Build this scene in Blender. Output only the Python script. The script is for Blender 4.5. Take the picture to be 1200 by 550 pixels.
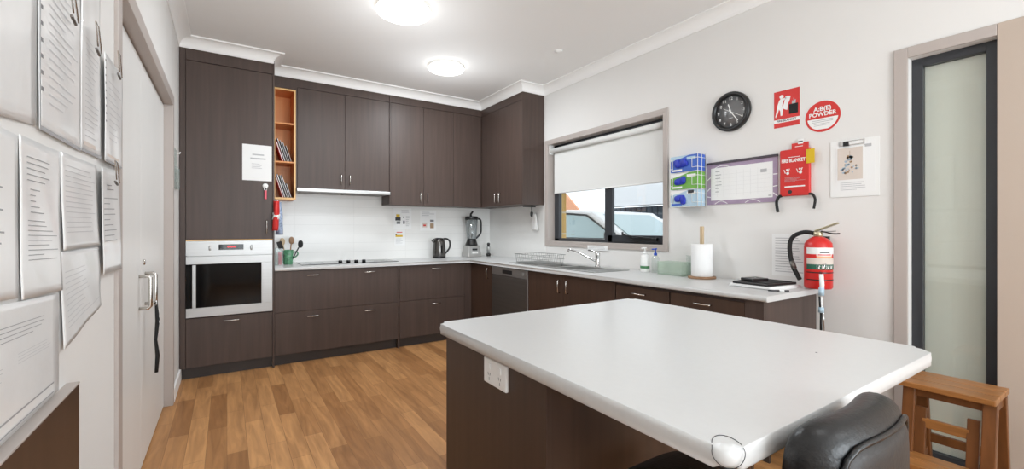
import bpy, bmesh, math, random
from mathutils import Vector, Matrix
random.seed(7)
PI = math.pi
SC = bpy.context.scene
for o in list(bpy.data.objects):
    bpy.data.objects.remove(o)
COL = SC.collection

# ------------------------------------------------------------------ camera
cam_d = bpy.data.cameras.new('camera')
cam = bpy.data.objects.new('camera', cam_d)
COL.objects.link(cam)
cam.location = (0, 0, 1.25)
cam.rotation_euler = (PI / 2, 0, -math.radians(33.22))
cam_d.sensor_width = 36
cam_d.lens = 510 / 1200 * 36
cam_d.shift_y = -6 / 1200
cam_d.clip_start = 0.02
SC.camera = cam

# ------------------------------------------------------------------ world, exposure
W = bpy.data.worlds.new('sky')
SC.world = W
W.use_nodes = True
wn = W.node_tree.nodes
bg = wn['Background']
bg.inputs['Color'].default_value = (0.90, 0.95, 1.0, 1)
bg.inputs['Strength'].default_value = 1.7
vs = SC.view_settings
vs.view_transform = 'Standard'
vs.look = 'None'
vs.gamma = 1
vs.use_curve_mapping = False
vs.exposure = 0.07
LAMP_W = 16.5          # each ceiling lamp
DAY_W = 150.0           # daylight entering by the windows at the back of the room


def area(name, loc, rot, sx, sy, power, color=(1, 1, 1), shape='RECTANGLE'):
    d = bpy.data.lights.new(name, 'AREA')
    d.shape = shape
    d.size = sx
    if shape == 'RECTANGLE':
        d.size_y = sy
    d.energy = power
    d.color = color
    o = bpy.data.objects.new(name, d)
    COL.objects.link(o)
    o.location = loc
    o.rotation_euler = rot
    return o


# daylight from the big windows in the rear wall of the room, behind the viewer
area('rear_window_daylight', (1.3, -2.95, 1.45), (PI / 2 + math.radians(38), 0, 0), 2.8, 1.9, DAY_W, (0.88, 0.945, 1.0))


# ------------------------------------------------------------------ materials
def lin(c):
    return tuple(((v / 255) / 12.92 if v / 255 <= 0.04045 else ((v / 255 + 0.055) / 1.055) ** 2.4) for v in c)


def mat(name, rgb, rough=0.5, metal=0.0, spec=0.5, coat=0.0, noise=None, bump=None):
    """noise = (scale xyz, amount) ; bump = (scale, strength)"""
    m = bpy.data.materials.new(name)
    m.use_nodes = True
    nt = m.node_tree
    b = nt.nodes['Principled BSDF']
    c = lin(rgb)
    b.inputs['Base Color'].default_value = (*c, 1)
    b.inputs['Roughness'].default_value = rough
    b.inputs['Metallic'].default_value = metal
    b.inputs['Specular IOR Level'].default_value = spec
    b.inputs['Coat Weight'].default_value = coat
    b.inputs['Coat Roughness'].default_value = 0.08
    if noise or bump:
        tc = nt.nodes.new('ShaderNodeTexCoord')
    if noise:
        mp = nt.nodes.new('ShaderNodeMapping')
        mp.inputs['Scale'].default_value = noise[0]
        nz = nt.nodes.new('ShaderNodeTexNoise')
        nz.inputs['Scale'].default_value = 1.0
        nz.inputs['Detail'].default_value = 5
        rp = nt.nodes.new('ShaderNodeValToRGB')
        a = noise[1]
        rp.color_ramp.elements[0].position = 0.3
        rp.color_ramp.elements[1].position = 0.7
        rp.color_ramp.elements[0].color = (*[v * (1 - a) for v in c], 1)
        rp.color_ramp.elements[1].color = (*[min(1, v * (1 + a)) for v in c], 1)
        nt.links.new(tc.outputs['Object'], mp.inputs['Vector'])
        nt.links.new(mp.outputs['Vector'], nz.inputs['Vector'])
        nt.links.new(nz.outputs['Fac'], rp.inputs['Fac'])
        nt.links.new(rp.outputs['Color'], b.inputs['Base Color'])
    if bump:
        n2 = nt.nodes.new('ShaderNodeTexNoise')
        n2.inputs['Scale'].default_value = bump[0]
        n2.inputs['Detail'].default_value = 3
        bp = nt.nodes.new('ShaderNodeBump')
        bp.inputs['Strength'].default_value = bump[1]
        bp.inputs['Distance'].default_value = 0.01
        nt.links.new(tc.outputs['Object'], n2.inputs['Vector'])
        nt.links.new(n2.outputs['Fac'], bp.inputs['Height'])
        nt.links.new(bp.outputs['Normal'], b.inputs['Normal'])
    return m


def glass_mat(name, tint=(255, 255, 255), refl=0.08, rough=0.02, alpha=0.0, body=(230, 235, 232)):
    """clear sheet: transparent with a glossy reflection, optionally some milky body"""
    m = bpy.data.materials.new(name)
    m.use_nodes = True
    nt = m.node_tree
    for n in list(nt.nodes):
        nt.nodes.remove(n)
    out = nt.nodes.new('ShaderNodeOutputMaterial')
    tr = nt.nodes.new('ShaderNodeBsdfTransparent')
    tr.inputs[0].default_value = (*lin(tint), 1)
    gl = nt.nodes.new('ShaderNodeBsdfGlossy')
    gl.inputs['Roughness'].default_value = rough
    mx = nt.nodes.new('ShaderNodeMixShader')
    mx.inputs[0].default_value = refl
    nt.links.new(tr.outputs[0], mx.inputs[1])
    nt.links.new(gl.outputs[0], mx.inputs[2])
    last = mx
    if alpha > 0:
        df = nt.nodes.new('ShaderNodeBsdfDiffuse')
        df.inputs[0].default_value = (*lin(body), 1)
        m2 = nt.nodes.new('ShaderNodeMixShader')
        m2.inputs[0].default_value = alpha
        nt.links.new(mx.outputs[0], m2.inputs[1])
        nt.links.new(df.outputs[0], m2.inputs[2])
        last = m2
    nt.links.new(last.outputs[0], out.inputs[0])
    return m


def emit_mat(name, rgb, s):
    m = bpy.data.materials.new(name)
    m.use_nodes = True
    b = m.node_tree.nodes['Principled BSDF']
    b.inputs['Base Color'].default_value = (*lin(rgb), 1)
    b.inputs['Emission Color'].default_value = (*lin(rgb), 1)
    b.inputs['Emission Strength'].default_value = s
    return m


def brick_mat(name, c1, c2, mortar, bw, rh, msize, rough, rot=(0, 0, 0), offset=0.5, grain=None, spec=0.5, bump=0.0):
    m = bpy.data.materials.new(name)
    m.use_nodes = True
    nt = m.node_tree
    b = nt.nodes['Principled BSDF']
    b.inputs['Roughness'].default_value = rough
    b.inputs['Specular IOR Level'].default_value = spec
    tc = nt.nodes.new('ShaderNodeTexCoord')
    mp = nt.nodes.new('ShaderNodeMapping')
    mp.inputs['Rotation'].default_value = rot
    br = nt.nodes.new('ShaderNodeTexBrick')
    br.inputs['Scale'].default_value = 1
    br.inputs['Brick Width'].default_value = bw
    br.inputs['Row Height'].default_value = rh
    br.inputs['Mortar Size'].default_value = msize
    br.inputs['Mortar Smooth'].default_value = 0.1
    br.inputs['Bias'].default_value = 0.0
    br.offset = offset
    br.inputs['Color1'].default_value = (*lin(c1), 1)
    br.inputs['Color2'].default_value = (*lin(c2), 1)
    br.inputs['Mortar'].default_value = (*lin(mortar), 1)
    nt.links.new(tc.outputs['Object'], mp.inputs['Vector'])
    nt.links.new(mp.outputs['Vector'], br.inputs['Vector'])
    col = br.outputs['Color']
    if grain:
        g = nt.nodes.new('ShaderNodeMapping')
        g.inputs['Scale'].default_value = grain[0]
        nz = nt.nodes.new('ShaderNodeTexNoise')
        nz.inputs['Scale'].default_value = 1
        nz.inputs['Detail'].default_value = 6
        nz.inputs['Distortion'].default_value = 1.2
        rp = nt.nodes.new('ShaderNodeValToRGB')
        rp.color_ramp.elements[0].position = 0.28
        rp.color_ramp.elements[1].position = 0.72
        a = grain[1]
        rp.color_ramp.elements[0].color = (1 - a, 1 - a * 1.1, 1 - a * 1.2, 1)
        rp.color_ramp.elements[1].color = (1 + a * .5, 1 + a * .5, 1 + a * .5, 1)
        mx = nt.nodes.new('ShaderNodeMix')
        mx.data_type = 'RGBA'
        mx.blend_type = 'MULTIPLY'
        mx.inputs[0].default_value = 1
        nt.links.new(tc.outputs['Object'], g.inputs['Vector'])
        nt.links.new(g.outputs['Vector'], nz.inputs['Vector'])
        nt.links.new(nz.outputs['Fac'], rp.inputs['Fac'])
        nt.links.new(col, mx.inputs[6])
        nt.links.new(rp.outputs['Color'], mx.inputs[7])
        col = mx.outputs[2]
    nt.links.new(col, b.inputs['Base Color'])
    if bump:
        bp = nt.nodes.new('ShaderNodeBump')
        bp.inputs['Strength'].default_value = bump
        bp.inputs['Distance'].default_value = 0.002
        bp.invert = True
        nt.links.new(br.outputs['Fac'], bp.inputs['Height'])
        nt.links.new(bp.outputs['Normal'], b.inputs['Normal'])
    return m


M = {}
M['wall'] = mat('white_wall_paint', (228, 226, 223), 0.75, noise=((2, 2, 2), 0.012))
M['ceil'] = mat('ceiling_paint', (240, 239, 237), 0.85)
M['cornice'] = mat('white_gloss_paint', (248, 247, 245), 0.5)
M['door'] = mat('white_door_paint', (232, 231, 228), 0.4, noise=((40, 6, 1.2), 0.015))
M['mauve'] = mat('taupe_trim_paint', (182, 172, 166), 0.45)
M['mauvewall'] = mat('taupe_panel_paint', (186, 170, 156), 0.55)
M['floor'] = brick_mat('oak_vinyl_planks', (202, 150, 98), (160, 112, 68), (142, 100, 62), 0.66, 0.098, 0.0012, 0.42,
                       rot=(0, 0, PI / 2), offset=0.37, grain=((22, 2.2, 1), 0.30))
M['cab'] = mat('dark_woodgrain_laminate', (78, 64, 58), 0.42, spec=0.38, noise=((34, 34, 1.6), 0.13))
M['cab2'] = mat('dark_woodgrain_laminate_warm', (70, 52, 42), 0.42, spec=0.38, noise=((34, 34, 1.6), 0.13))
M['kick'] = mat('kickboard_laminate', (58, 52, 50), 0.45)
M['bench'] = mat('white_laminate', (205, 205, 204), 0.3, noise=((60, 60, 60), 0.012))
M['tile'] = brick_mat('white_wall_tiles', (236, 235, 232), (234, 233, 230), (222, 221, 218), 0.6, 0.1, 0.0016, 0.22,
                      rot=(PI / 2, 0, 0), offset=0.0)
M['tile_side'] = mat('white_splash_laminate', (234, 233, 230), 0.3)
M['steel'] = mat('brushed_steel', (178, 177, 175), 0.34, 0.85, noise=((2, 2, 180), 0.06))
M['steel_light'] = mat('bright_steel', (186, 186, 185), 0.38, 0.7, noise=((3, 3, 150), 0.04))
M['chrome'] = mat('chrome', (215, 215, 215), 0.12, 1.0)
M['nickel'] = mat('satin_nickel', (198, 194, 188), 0.25, 1.0)
M['dwsteel'] = mat('dark_brushed_steel', (118, 114, 110), 0.38, 0.8, noise=((2, 2, 150), 0.06))
M['blackglass'] = mat('black_glass', (6, 6, 7), 0.06, 0, 0.25)
M['black'] = mat('black_plastic', (24, 24, 25), 0.35)
M['blackmatte'] = mat('black_matte', (20, 20, 20), 0.7)
M['charcoal'] = mat('charcoal_aluminium', (58, 60, 64), 0.4, 0.2)
M['dark'] = mat('shadow_gap', (30, 27, 26), 0.8)
M['orange'] = mat('orange_beech_veneer', (226, 150, 84), 0.4, noise=((30, 30, 2), 0.08))
M['beech'] = mat('beech_edge', (236, 188, 124), 0.4)
M['blind'] = mat('roller_blind_fabric', (226, 226, 223), 0.85, noise=((200, 200, 200), 0.02))
M['frost'] = mat('pale_blind_fabric', (226, 225, 212), 0.6, noise=((300, 300, 40), 0.02))
M['glass'] = glass_mat('window_glass', (250, 252, 252), 0.06)
M['clear'] = glass_mat('clear_plastic', (246, 249, 248), 0.08, 0.08, 0.10)
M['cleargreen'] = glass_mat('clear_green_plastic', (246, 251, 247), 0.08, 0.1, 0.16, (226, 238, 226))
M['jar'] = glass_mat('blender_jar', (225, 228, 230), 0.12, 0.05, 0.12)
M['paper'] = mat('white_paper', (238, 238, 237), 0.6, coat=0.0)
M['sleeve'] = mat('paper_in_plastic_sleeve', (244, 244, 243), 0.3, coat=0.4, bump=(9, 0.15))
M['sleeve2'] = mat('creased_paper_in_sleeve', (240, 240, 239), 0.35, coat=0.4, bump=(14, 0.25), noise=((9, 9, 9), 0.03))
M['inkp'] = mat('faded_print', (162, 162, 164), 0.6)
M['inkf'] = mat('very_faded_print', (204, 204, 205), 0.6)
M['ink'] = mat('grey_print', (120, 120, 122), 0.6)
M['inklight'] = mat('pale_print', (182, 182, 184), 0.6)
M['inkdark'] = mat('black_print', (45, 45, 48), 0.6)
M['red'] = mat('red_gloss', (206, 38, 34), 0.35)
M['redsign'] = mat('red_sign', (208, 50, 46), 0.4)
M['redcloth'] = mat('red_vinyl', (205, 44, 40), 0.5, bump=(30, 0.2))
M['white'] = mat('white_plastic', (238, 238, 236), 0.35)
M['yellow'] = mat('yellow_tag', (214, 178, 24), 0.45)
M['purple'] = mat('purple_print', (162, 142, 166), 0.5, noise=((14, 14, 14), 0.15))
M['darkpurple'] = mat('dark_purple_bar', (66, 58, 66), 0.4)
M['blue'] = mat('blue_card', (58, 98, 190), 0.45, noise=((20, 20, 20), 0.15))
M['glove'] = mat('blue_nitrile', (30, 50, 172), 0.5)
M['green'] = mat('green_card', (112, 172, 74), 0.45, noise=((20, 20, 20), 0.12))
M['paleblue'] = mat('pale_blue_card', (178, 204, 220), 0.45, noise=((20, 20, 20), 0.08))
M['leather'] = mat('black_leather', (23, 23, 24), 0.36, spec=0.5, bump=(120, 0.12))
M['leatherback'] = mat('dark_leather_back', (38, 34, 32), 0.5, bump=(120, 0.1))
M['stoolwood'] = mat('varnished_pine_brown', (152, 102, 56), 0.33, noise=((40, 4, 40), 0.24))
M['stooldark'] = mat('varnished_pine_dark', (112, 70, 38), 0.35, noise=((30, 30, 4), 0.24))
M['timber'] = mat('pale_timber', (196, 172, 138), 0.5, noise=((40, 40, 5), 0.1))
M['basewood'] = mat('brown_timber', (150, 116, 86), 0.5, noise=((40, 40, 40), 0.12))
M['roll'] = mat('paper_towel', (240, 240, 239), 0.9, bump=(150, 0.2))
M['clockface'] = mat('grey_clock_face', (112, 112, 113), 0.2, coat=0.4)
M['kettle'] = mat('dark_steel_kettle', (96, 94, 92), 0.22, 0.9)
M['mug'] = mat('green_patterned_mug', (84, 138, 104), 0.35, noise=((50, 50, 50), 0.5))
M['pink'] = mat('pink_plastic', (220, 84, 104), 0.4)
M['blue_pump'] = mat('blue_plastic', (30, 74, 180), 0.3)
M['greenlabel'] = mat('green_label', (70, 130, 84), 0.5)
M['teal'] = mat('dark_green_label', (38, 92, 74), 0.5)
M['brick'] = brick_mat('yellow_brick', (208, 172, 104), (196, 156, 90), (206, 190, 160), 0.24, 0.085, 0.01, 0.9,
                       rot=(PI / 2, 0, PI / 2))
M['carwhite'] = mat('silver_car_paint', (205, 205, 206), 0.2, 0.1, coat=0.6)
M['carwhite2'] = mat('white_car_paint', (232, 234, 238), 0.2, 0, coat=0.6)
M['carglass'] = mat('car_window', (150, 172, 176), 0.08, 0.2, 0.8)
M['tyre'] = mat('tyre_rubber', (28, 28, 28), 0.8)
M['asphalt'] = mat('asphalt', (120, 120, 118), 0.9, noise=((30, 30, 30), 0.1))
M['fence'] = mat('blue_grey_fence', (88, 98, 108), 0.7, noise=((2, 2, 2), 0.3))
M['fascia'] = mat('white_fascia', (235, 236, 238), 0.5)
M['orangeboard'] = mat('orange_board', (240, 170, 130), 0.5)
M['lampwhite'] = emit_mat('lamp_diffuser', (255, 252, 246), 3.0)
M['lampglow'] = M['lampwhite']
M['reddigit'] = emit_mat('red_display_digits', (230, 60, 70), 1.5)
M['cloth'] = mat('blue_floral_cloth', (150, 164, 188), 0.9, noise=((60, 60, 60), 0.45))
M['cardtan'] = mat('beige_card', (216, 204, 194), 0.6)
M['cardblue'] = mat('pale_blue_print', (168, 186, 200), 0.6)
M['cardbrown'] = mat('brown_print', (160, 132, 104), 0.6)
M['brass'] = mat('pale_brass', (196, 186, 158), 0.3, 0.8)
M['wire'] = mat('grey_wire', (178, 178, 176), 0.3, 0.7)
M['sink'] = mat('sink_steel', (176, 176, 174), 0.3, 0.9)


# ------------------------------------------------------------------ mesh builder
OFF = {}


class B:
    """collects shapes and links them as ONE mesh object"""

    def __init__(s, *mats):
        s.bm = bmesh.new()
        s.mats = [M[m] if isinstance(m, str) else m for m in mats]

    def _mi(s, m):
        if m is None:
            return 0
        m = M[m] if isinstance(m, str) else m
        if m not in s.mats:
            s.mats.append(m)
        return s.mats.index(m)

    def box(s, x0, x1, y0, y1, z0, z1, m=None):
        i = s._mi(m)
        v = [s.bm.verts.new((x, y, z)) for x in (x0, x1) for y in (y0, y1) for z in (z0, z1)]
        for f in ((0, 1, 3, 2), (4, 6, 7, 5), (0, 4, 5, 1), (2, 3, 7, 6), (0, 2, 6, 4), (1, 5, 7, 3)):
            s.bm.faces.new([v[k] for k in f]).material_index = i
        return s

    def hexa(s, p, m=None):
        """8 corners: bottom loop 4, top loop 4"""
        i = s._mi(m)
        v = [s.bm.verts.new(q) for q in p]
        for f in ((3, 2, 1, 0), (4, 5, 6, 7), (0, 1, 5, 4), (1, 2, 6, 5), (2, 3, 7, 6), (3, 0, 4, 7)):
            s.bm.faces.new([v[k] for k in f]).material_index = i
        return s

    def beam(s, p0, p1, w, h, up=(0, 0, 1), m=None):
        p0, p1 = Vector(p0), Vector(p1)
        d = (p1 - p0).normalized()
        r = d.cross(Vector(up)).normalized()
        u = r.cross(d)
        c = [(-1, -1), (1, -1), (1, 1), (-1, 1)]
        return s.hexa([p + r * a * w / 2 + u * b * h / 2 for p in (p0, p1) for a, b in c], m)

    def rings(s, rings, m=None, closed=True, caps=True, smooth=True):
        i = s._mi(m)
        R = [[s.bm.verts.new(q) for q in r] for r in rings]
        n = len(R[0])
        for a, b in zip(R[:-1], R[1:]):
            for k in range(n if closed else n - 1):
                f = s.bm.faces.new((a[k], a[(k + 1) % n], b[(k + 1) % n], b[k]))
                f.material_index = i
                f.smooth = smooth
        if caps:
            for r in (R[0][::-1], R[-1]):
                s.bm.faces.new(r).material_index = i
        return s

    def cyl(s, p0, p1, r0, r1=None, n=20, m=None, smooth=True):
        r1 = r0 if r1 is None else r1
        p0, p1 = Vector(p0), Vector(p1)
        d = (p1 - p0).normalized()
        a = Vector((1, 0, 0)) if abs(d.x) < 0.8 else Vector((0, 1, 0))
        u = d.cross(a).normalized()
        w = d.cross(u)
        return s.rings([[p + u * r * math.cos(2 * PI * k / n) + w * r * math.sin(2 * PI * k / n) for k in range(n)]
                        for p, r in ((p0, r0), (p1, r1))], m, smooth=smooth)

    def tube(s, pts, r, n=8, m=None, sub=0, closed=False):
        P = [Vector(p) for p in pts]
        if sub:
            Q = []
            N = len(P)
            for k in range(N if closed else N - 1):
                a, b, c, d = (P[(k - 1) % N] if (closed or k) else P[0]), P[k], P[(k + 1) % N], \
                             (P[(k + 2) % N] if (closed or k + 2 < N) else P[-1])
                for t in range(sub):
                    t /= sub
                    Q.append(0.5 * ((2 * b) + (-a + c) * t + (2 * a - 5 * b + 4 * c - d) * t * t + (-a + 3 * b - 3 * c + d) * t ** 3))
            if not closed:
                Q.append(P[-1])
            P = Q
        N = len(P)
        rr = []
        prev = None
        for k in range(N):
            if closed:
                d = (P[(k + 1) % N] - P[k - 1]).normalized()
            else:
                d = (P[min(k + 1, N - 1)] - P[max(k - 1, 0)]).normalized()
            if prev is None:
                a = Vector((0, 0, 1)) if abs(d.z) < 0.8 else Vector((1, 0, 0))
                u = d.cross(a).normalized()
            else:
                u = (prev - d * prev.dot(d)).normalized()
            prev = u
            w = d.cross(u)
            q = r[k] if isinstance(r, (list, tuple)) else r
            rr.append([P[k] + u * q * math.cos(2 * PI * j / n) + w * q * math.sin(2 * PI * j / n) for j in range(n)])
        if closed:
            rr.append(rr[0])
        return s.rings(rr, m, caps=not closed)

    def lathe(s, prof, c=(0, 0, 0), n=28, m=None, axis='z', caps=True, smooth=True):
        c = Vector(c)

        def pt(r, h, a):
            x, y = r * math.cos(a), r * math.sin(a)
            return c + (Vector((x, y, h)) if axis == 'z' else Vector((h, x, y)) if axis == 'x' else Vector((y, h, x)))
        return s.rings([[pt(r, h, 2 * PI * k / n) for k in range(n)] for r, h in prof], m, caps=caps, smooth=smooth)

    def prism(s, pts, d, m=None, smooth=False):
        """closed 3-D polygon pushed along vector d"""
        i = s._mi(m)
        d = Vector(d)
        a = [s.bm.verts.new(p) for p in pts]
        b = [s.bm.verts.new(Vector(p) + d) for p in pts]
        n = len(a)
        s.bm.faces.new(a[::-1]).material_index = i
        s.bm.faces.new(b).material_index = i
        for k in range(n):
            f = s.bm.faces.new((a[k], a[(k + 1) % n], b[(k + 1) % n], b[k]))
            f.material_index = i
            f.smooth = smooth
        return s

    def cushion(s, c, hw, hh, th, n=5.0, N=14, m=None, plane='xz', pinch=6.0, bend=0.0, tpow=0.5):
        """padded slab; superellipse outline hw x hh in `plane`, thickness th; bend curves it across its width"""
        i = s._mi(m)
        c = Vector(c)

        def P(a, b, side):
            q = max(abs(a), abs(b))
            if q < 1e-6:
                x = y = 0
            else:
                e = (abs(a) ** n + abs(b) ** n) ** (1 / n)
                x, y = a * q / e, b * q / e
            t = th / 2 * max(0, 1 - q ** pinch) ** tpow * side - bend * x * x
            if plane == 'xz':
                return c + Vector((x * hw, -t, y * hh))
            return c + Vector((x * hw, y * hh, t))
        g = [math.sin(PI / 2 * (-1 + 2 * k / N)) for k in range(N + 1)]
        fr = {}
        for side in (1, -1):
            for a in range(N + 1):
                for b in range(N + 1):
                    edge = a in (0, N) or b in (0, N)
                    if edge and side == -1:
                        fr[a, b, -1] = fr[a, b, 1]
                    else:
                        fr[a, b, side] = s.bm.verts.new(P(g[a], g[b], side))
        for side in (1, -1):
            for a in range(N):
                for b in range(N):
                    q = [fr[a, b, side], fr[a + 1, b, side], fr[a + 1, b + 1, side], fr[a, b + 1, side]]
                    f = s.bm.faces.new(q if side == 1 else q[::-1])
                    f.material_index = i
                    f.smooth = True
        return s

    def text(s, st, O, r, u, size, m, align='CENTER', depth=0.0006, wid=1.0, bold=0.0):
        cu = bpy.data.curves.new('t', 'FONT')
        cu.body = st
        cu.size = size
        cu.align_x = align
        cu.align_y = 'CENTER'
        cu.resolution_u = 2
        cu.offset = bold * size
        to = bpy.data.objects.new('t', cu)
        COL.objects.link(to)
        dg = bpy.context.evaluated_depsgraph_get()
        me = bpy.data.meshes.new_from_object(to.evaluated_get(dg))
        i = s._mi(m)
        O, r, u = Vector(O), Vector(r), Vector(u)
        nn = r.cross(u) * depth
        vs_ = [s.bm.verts.new(O + r * v.co.x * wid + u * v.co.y + nn) for v in me.vertices]
        for p in me.polygons:
            try:
                s.bm.faces.new([vs_[k] for k in p.vertices]).material_index = i
            except ValueError:
                pass
        bpy.data.objects.remove(to)
        bpy.data.curves.remove(cu)
        bpy.data.meshes.remove(me)
        return s

    def build(s, name, parent=None, bevel=0.0, seg=2, recalc=True):
        if recalc:
            bmesh.ops.recalc_face_normals(s.bm, faces=s.bm.faces)
        me = bpy.data.meshes.new(name)
        off = OFF.get(parent.name, Vector((0, 0, 0))) if parent else Vector((0, 0, 0))
        for v in s.bm.verts:
            v.co -= off
        s.bm.to_mesh(me)
        s.bm.free()
        for m in s.mats:
            me.materials.append(m)
        o = bpy.data.objects.new(name, me)
        COL.objects.link(o)
        if parent:
            o.parent = parent
            OFF[o.name] = off
        if bevel:
            bv = o.modifiers.new('bevel', 'BEVEL')
            bv.width = bevel
            bv.segments = seg
            bv.limit_method = 'ANGLE'
            bv.angle_limit = math.radians(40)
        return o


class Face:
    """flat artwork on a plane: origin = lower-left corner seen from the front, r = right, u = up"""

    def __init__(s, b, O, r, u, wave=None):
        s.b, s.O, s.r, s.u = b, Vector(O), Vector(r), Vector(u)
        s.n = s.r.cross(s.u)

    def P(s, x, y, h=0.0):
        return s.O + s.r * x + s.u * y + s.n * h

    def poly(s, pts, m, h0=0.0, h1=0.001):
        s.b.prism([s.P(x, y, h0) for x, y in pts], s.n * (h1 - h0), m)
        return s

    def rect(s, x0, y0, x1, y1, m, h0=0.0, h1=0.001):
        return s.poly([(x0, y0), (x1, y0), (x1, y1), (x0, y1)], m, h0, h1)

    def disc(s, x, y, r, m, h0=0.0, h1=0.001, n=40, a0=0, a1=2 * PI):
        full = abs(a1 - a0 - 2 * PI) < 1e-6
        k = n if full else n + 1
        return s.poly([(x + r * math.cos(a0 + (a1 - a0) * i / n), y + r * math.sin(a0 + (a1 - a0) * i / n)) for i in range(k)], m, h0, h1)

    def line(s, x0, y0, x1, y1, w, m, h0=0.0, h1=0.001):
        d = Vector((x1 - x0, y1 - y0)).normalized()
        q = Vector((-d.y, d.x)) * w / 2
        return s.poly([(x0 + q.x, y0 + q.y), (x0 - q.x, y0 - q.y), (x1 - q.x, y1 - q.y), (x1 + q.x, y1 + q.y)], m, h0, h1)

    def text(s, st, x, y, size, m, h=0.0016, align='CENTER', wid=1.0, bold=0.0):
        s.b.text(st, s.P(x, y, h), s.r, s.u, size, m, align, 0.0, wid, bold)
        return s

    def lines(s, x0, x1, y1, y0, n, m, h=0.001, t=0.35, seed=1, minw=0.5):
        rd = random.Random(seed)
        dy = (y1 - y0) / n
        for k in range(n):
            y = y1 - dy * (k + .5)
            e = x0 + (x1 - x0) * rd.uniform(minw, 1)
            s.rect(x0, y - dy * t / 2, e, y + dy * t / 2, m, h, h + 0.0005)
        return s


RW = dict(r=(0, -1, 0), u=(0, 0, 1))      # things on the right wall, seen from the room
LW = dict(r=(0, 1, 0), u=(0, 0, 1))       # on the left wall
BW = dict(r=(1, 0, 0), u=(0, 0, 1))       # on the back wall / cabinet fronts


def tag(o, label, cat, group=None, kind=None):
    o['label'] = label
    o['category'] = cat
    if group:
        o['group'] = group
    if kind:
        o['kind'] = kind
    return o


def thing(name, label, cat, loc=(0, 0, 0), group=None):
    o = bpy.data.objects.new(name, None)
    o.empty_display_size = 0.05
    COL.objects.link(o)
    o.location = loc
    OFF[o.name] = Vector(loc)
    return tag(o, label, cat, group)


def struct(o, label=None, cat=None):
    o['kind'] = 'structure'
    if label:
        o['label'] = label
    if cat:
        o['category'] = cat
    return o


# ------------------------------------------------------------------ key dimensions
XL, XR, YB, ZC, YR = -0.33, 2.98, 5.10, 2.835, -3.0
YF, XF = 4.476, 2.364           # fronts of the base cabinets (back run, right run)
YU, XS = 4.80, 2.683            # fronts of the wall cabinets
BT = 0.90                       # benchtop height

# ------------------------------------------------------------------ room shell
struct(B('floor').box(-0.6, 3.3, -3.2, 5.3, -0.1, 0).build('floor'), 'oak look timber plank vinyl floor', 'floor')
struct(B('ceil').box(-0.6, 3.3, -3.2, 5.3, ZC, ZC + 0.1).build('ceiling'), 'flat white painted ceiling', 'ceiling')
struct(B('wall').box(-0.6, 3.3, YB, YB + 0.15, 0, ZC).build('wall_back'), 'white wall behind the cooktop', 'wall')
# right wall with two window openings
b = B('wall')
WX0, WX1 = XR, XR + 0.12
wy0, wy1, wz0, wz1 = 2.27, 3.835, 1.10, 2.205      # kitchen window opening
ty0, ty1, tz0, tz1 = 0.453, 0.768, 0.06, 2.145     # tall window opening
b.box(WX0, WX1, wy1, 5.3, 0, ZC)
b.box(WX0, WX1, wy0, wy1, 0, wz0)
b.box(WX0, WX1, wy0, wy1, wz1, ZC)
b.box(WX0, WX1, ty1, wy0, 0, ZC)
b.box(WX0, WX1, ty0, ty1, 0, tz0)
b.box(WX0, WX1, ty0, ty1, tz1, ZC)
b.box(WX0, WX1, -3.2, ty0, 0, ZC)
struct(b.build('wall_right'), 'white wall with the kitchen window and safety signs', 'wall')
# left wall with the opening of the white doors
b = B('wall')
dy0, dy1, dz1 = 2.10, 3.90, 2.135
b.box(XL - 0.15, XL, -3.2, dy0, 0, ZC)
b.box(XL - 0.15, XL, dy1, 5.3, 0, ZC)
b.box(XL - 0.15, XL, dy0, dy1, dz1, ZC)
b.box(XL - 0.17, XL - 0.15, dy0 - .1, dy1 + .1, 0, dz1 + .1)
struct(b.build('wall_left'), 'white wall with papers and double doors', 'wall')
# rear wall with a wide window behind the viewer
b = B('wall')
b.box(-0.6, -0.15, YR - 0.12, YR, 0, ZC)
b.box(2.75, 3.3, YR - 0.12, YR, 0, ZC)
b.box(-0.15, 2.75, YR - 0.12, YR, 0, 0.45)
b.box(-0.15, 2.75, YR - 0.12, YR, 2.45, ZC)
struct(b.build('wall_rear'), 'white wall behind the viewer with a wide window', 'wall')
b = B('charcoal')
for x in (-0.15, 1.28, 2.70):
    b.box(x, x + 0.05, YR - 0.08, YR - 0.03, 0.45, 2.45)
b.box(-0.15, 2.75, YR - 0.08, YR - 0.03, 0.45, 0.50)
b.box(-0.15, 2.75, YR - 0.08, YR - 0.03, 2.40, 2.45)
w3 = struct(b.build('window_3', bevel=0.003), 'wide window behind the viewer', 'window')
B('glass').box(-0.10, 2.70, YR - 0.058, YR - 0.052, 0.50, 2.40).build('pane', w3)

# coved cornice round the room and over the cabinet fronts
prof = [(0.0, 2.748), (0.006, 2.748), (0.006, 2.756)]
for k in range(0, 9):
    a = PI / 2 * k / 8
    prof.append((0.006 + 0.068 * (1 - math.cos(a)), 2.756 + 0.068 * math.sin(a)))
prof += [(0.085, 2.824), (0.085, ZC), (0.0, ZC)]
path = [(XL, YR), (XL, YF), (0.349, YF), (0.349, YU), (XS, YU), (XS, 3.887), (XR, 3.887), (XR, YR)]
rings = []
for k, p in enumerate(path):
    p = Vector(p)
    dirs = []
    if k > 0:
        dirs.append((p - Vector(path[k - 1])).normalized())
    if k < len(path) - 1:
        dirs.append((Vector(path[k + 1]) - p).normalized())
    ns = [Vector((d.y, -d.x)) for d in dirs]
    nrm = ns[0] if len(ns) == 1 else (ns[0] + ns[1])
    rings.append([(p.x + nrm.x * o_, p.y + nrm.y * o_, z) for o_, z in prof])
struct(B('cornice').rings(rings, smooth=False).build('trim_1'), 'white coved cornice round the ceiling', 'cornice')

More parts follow.
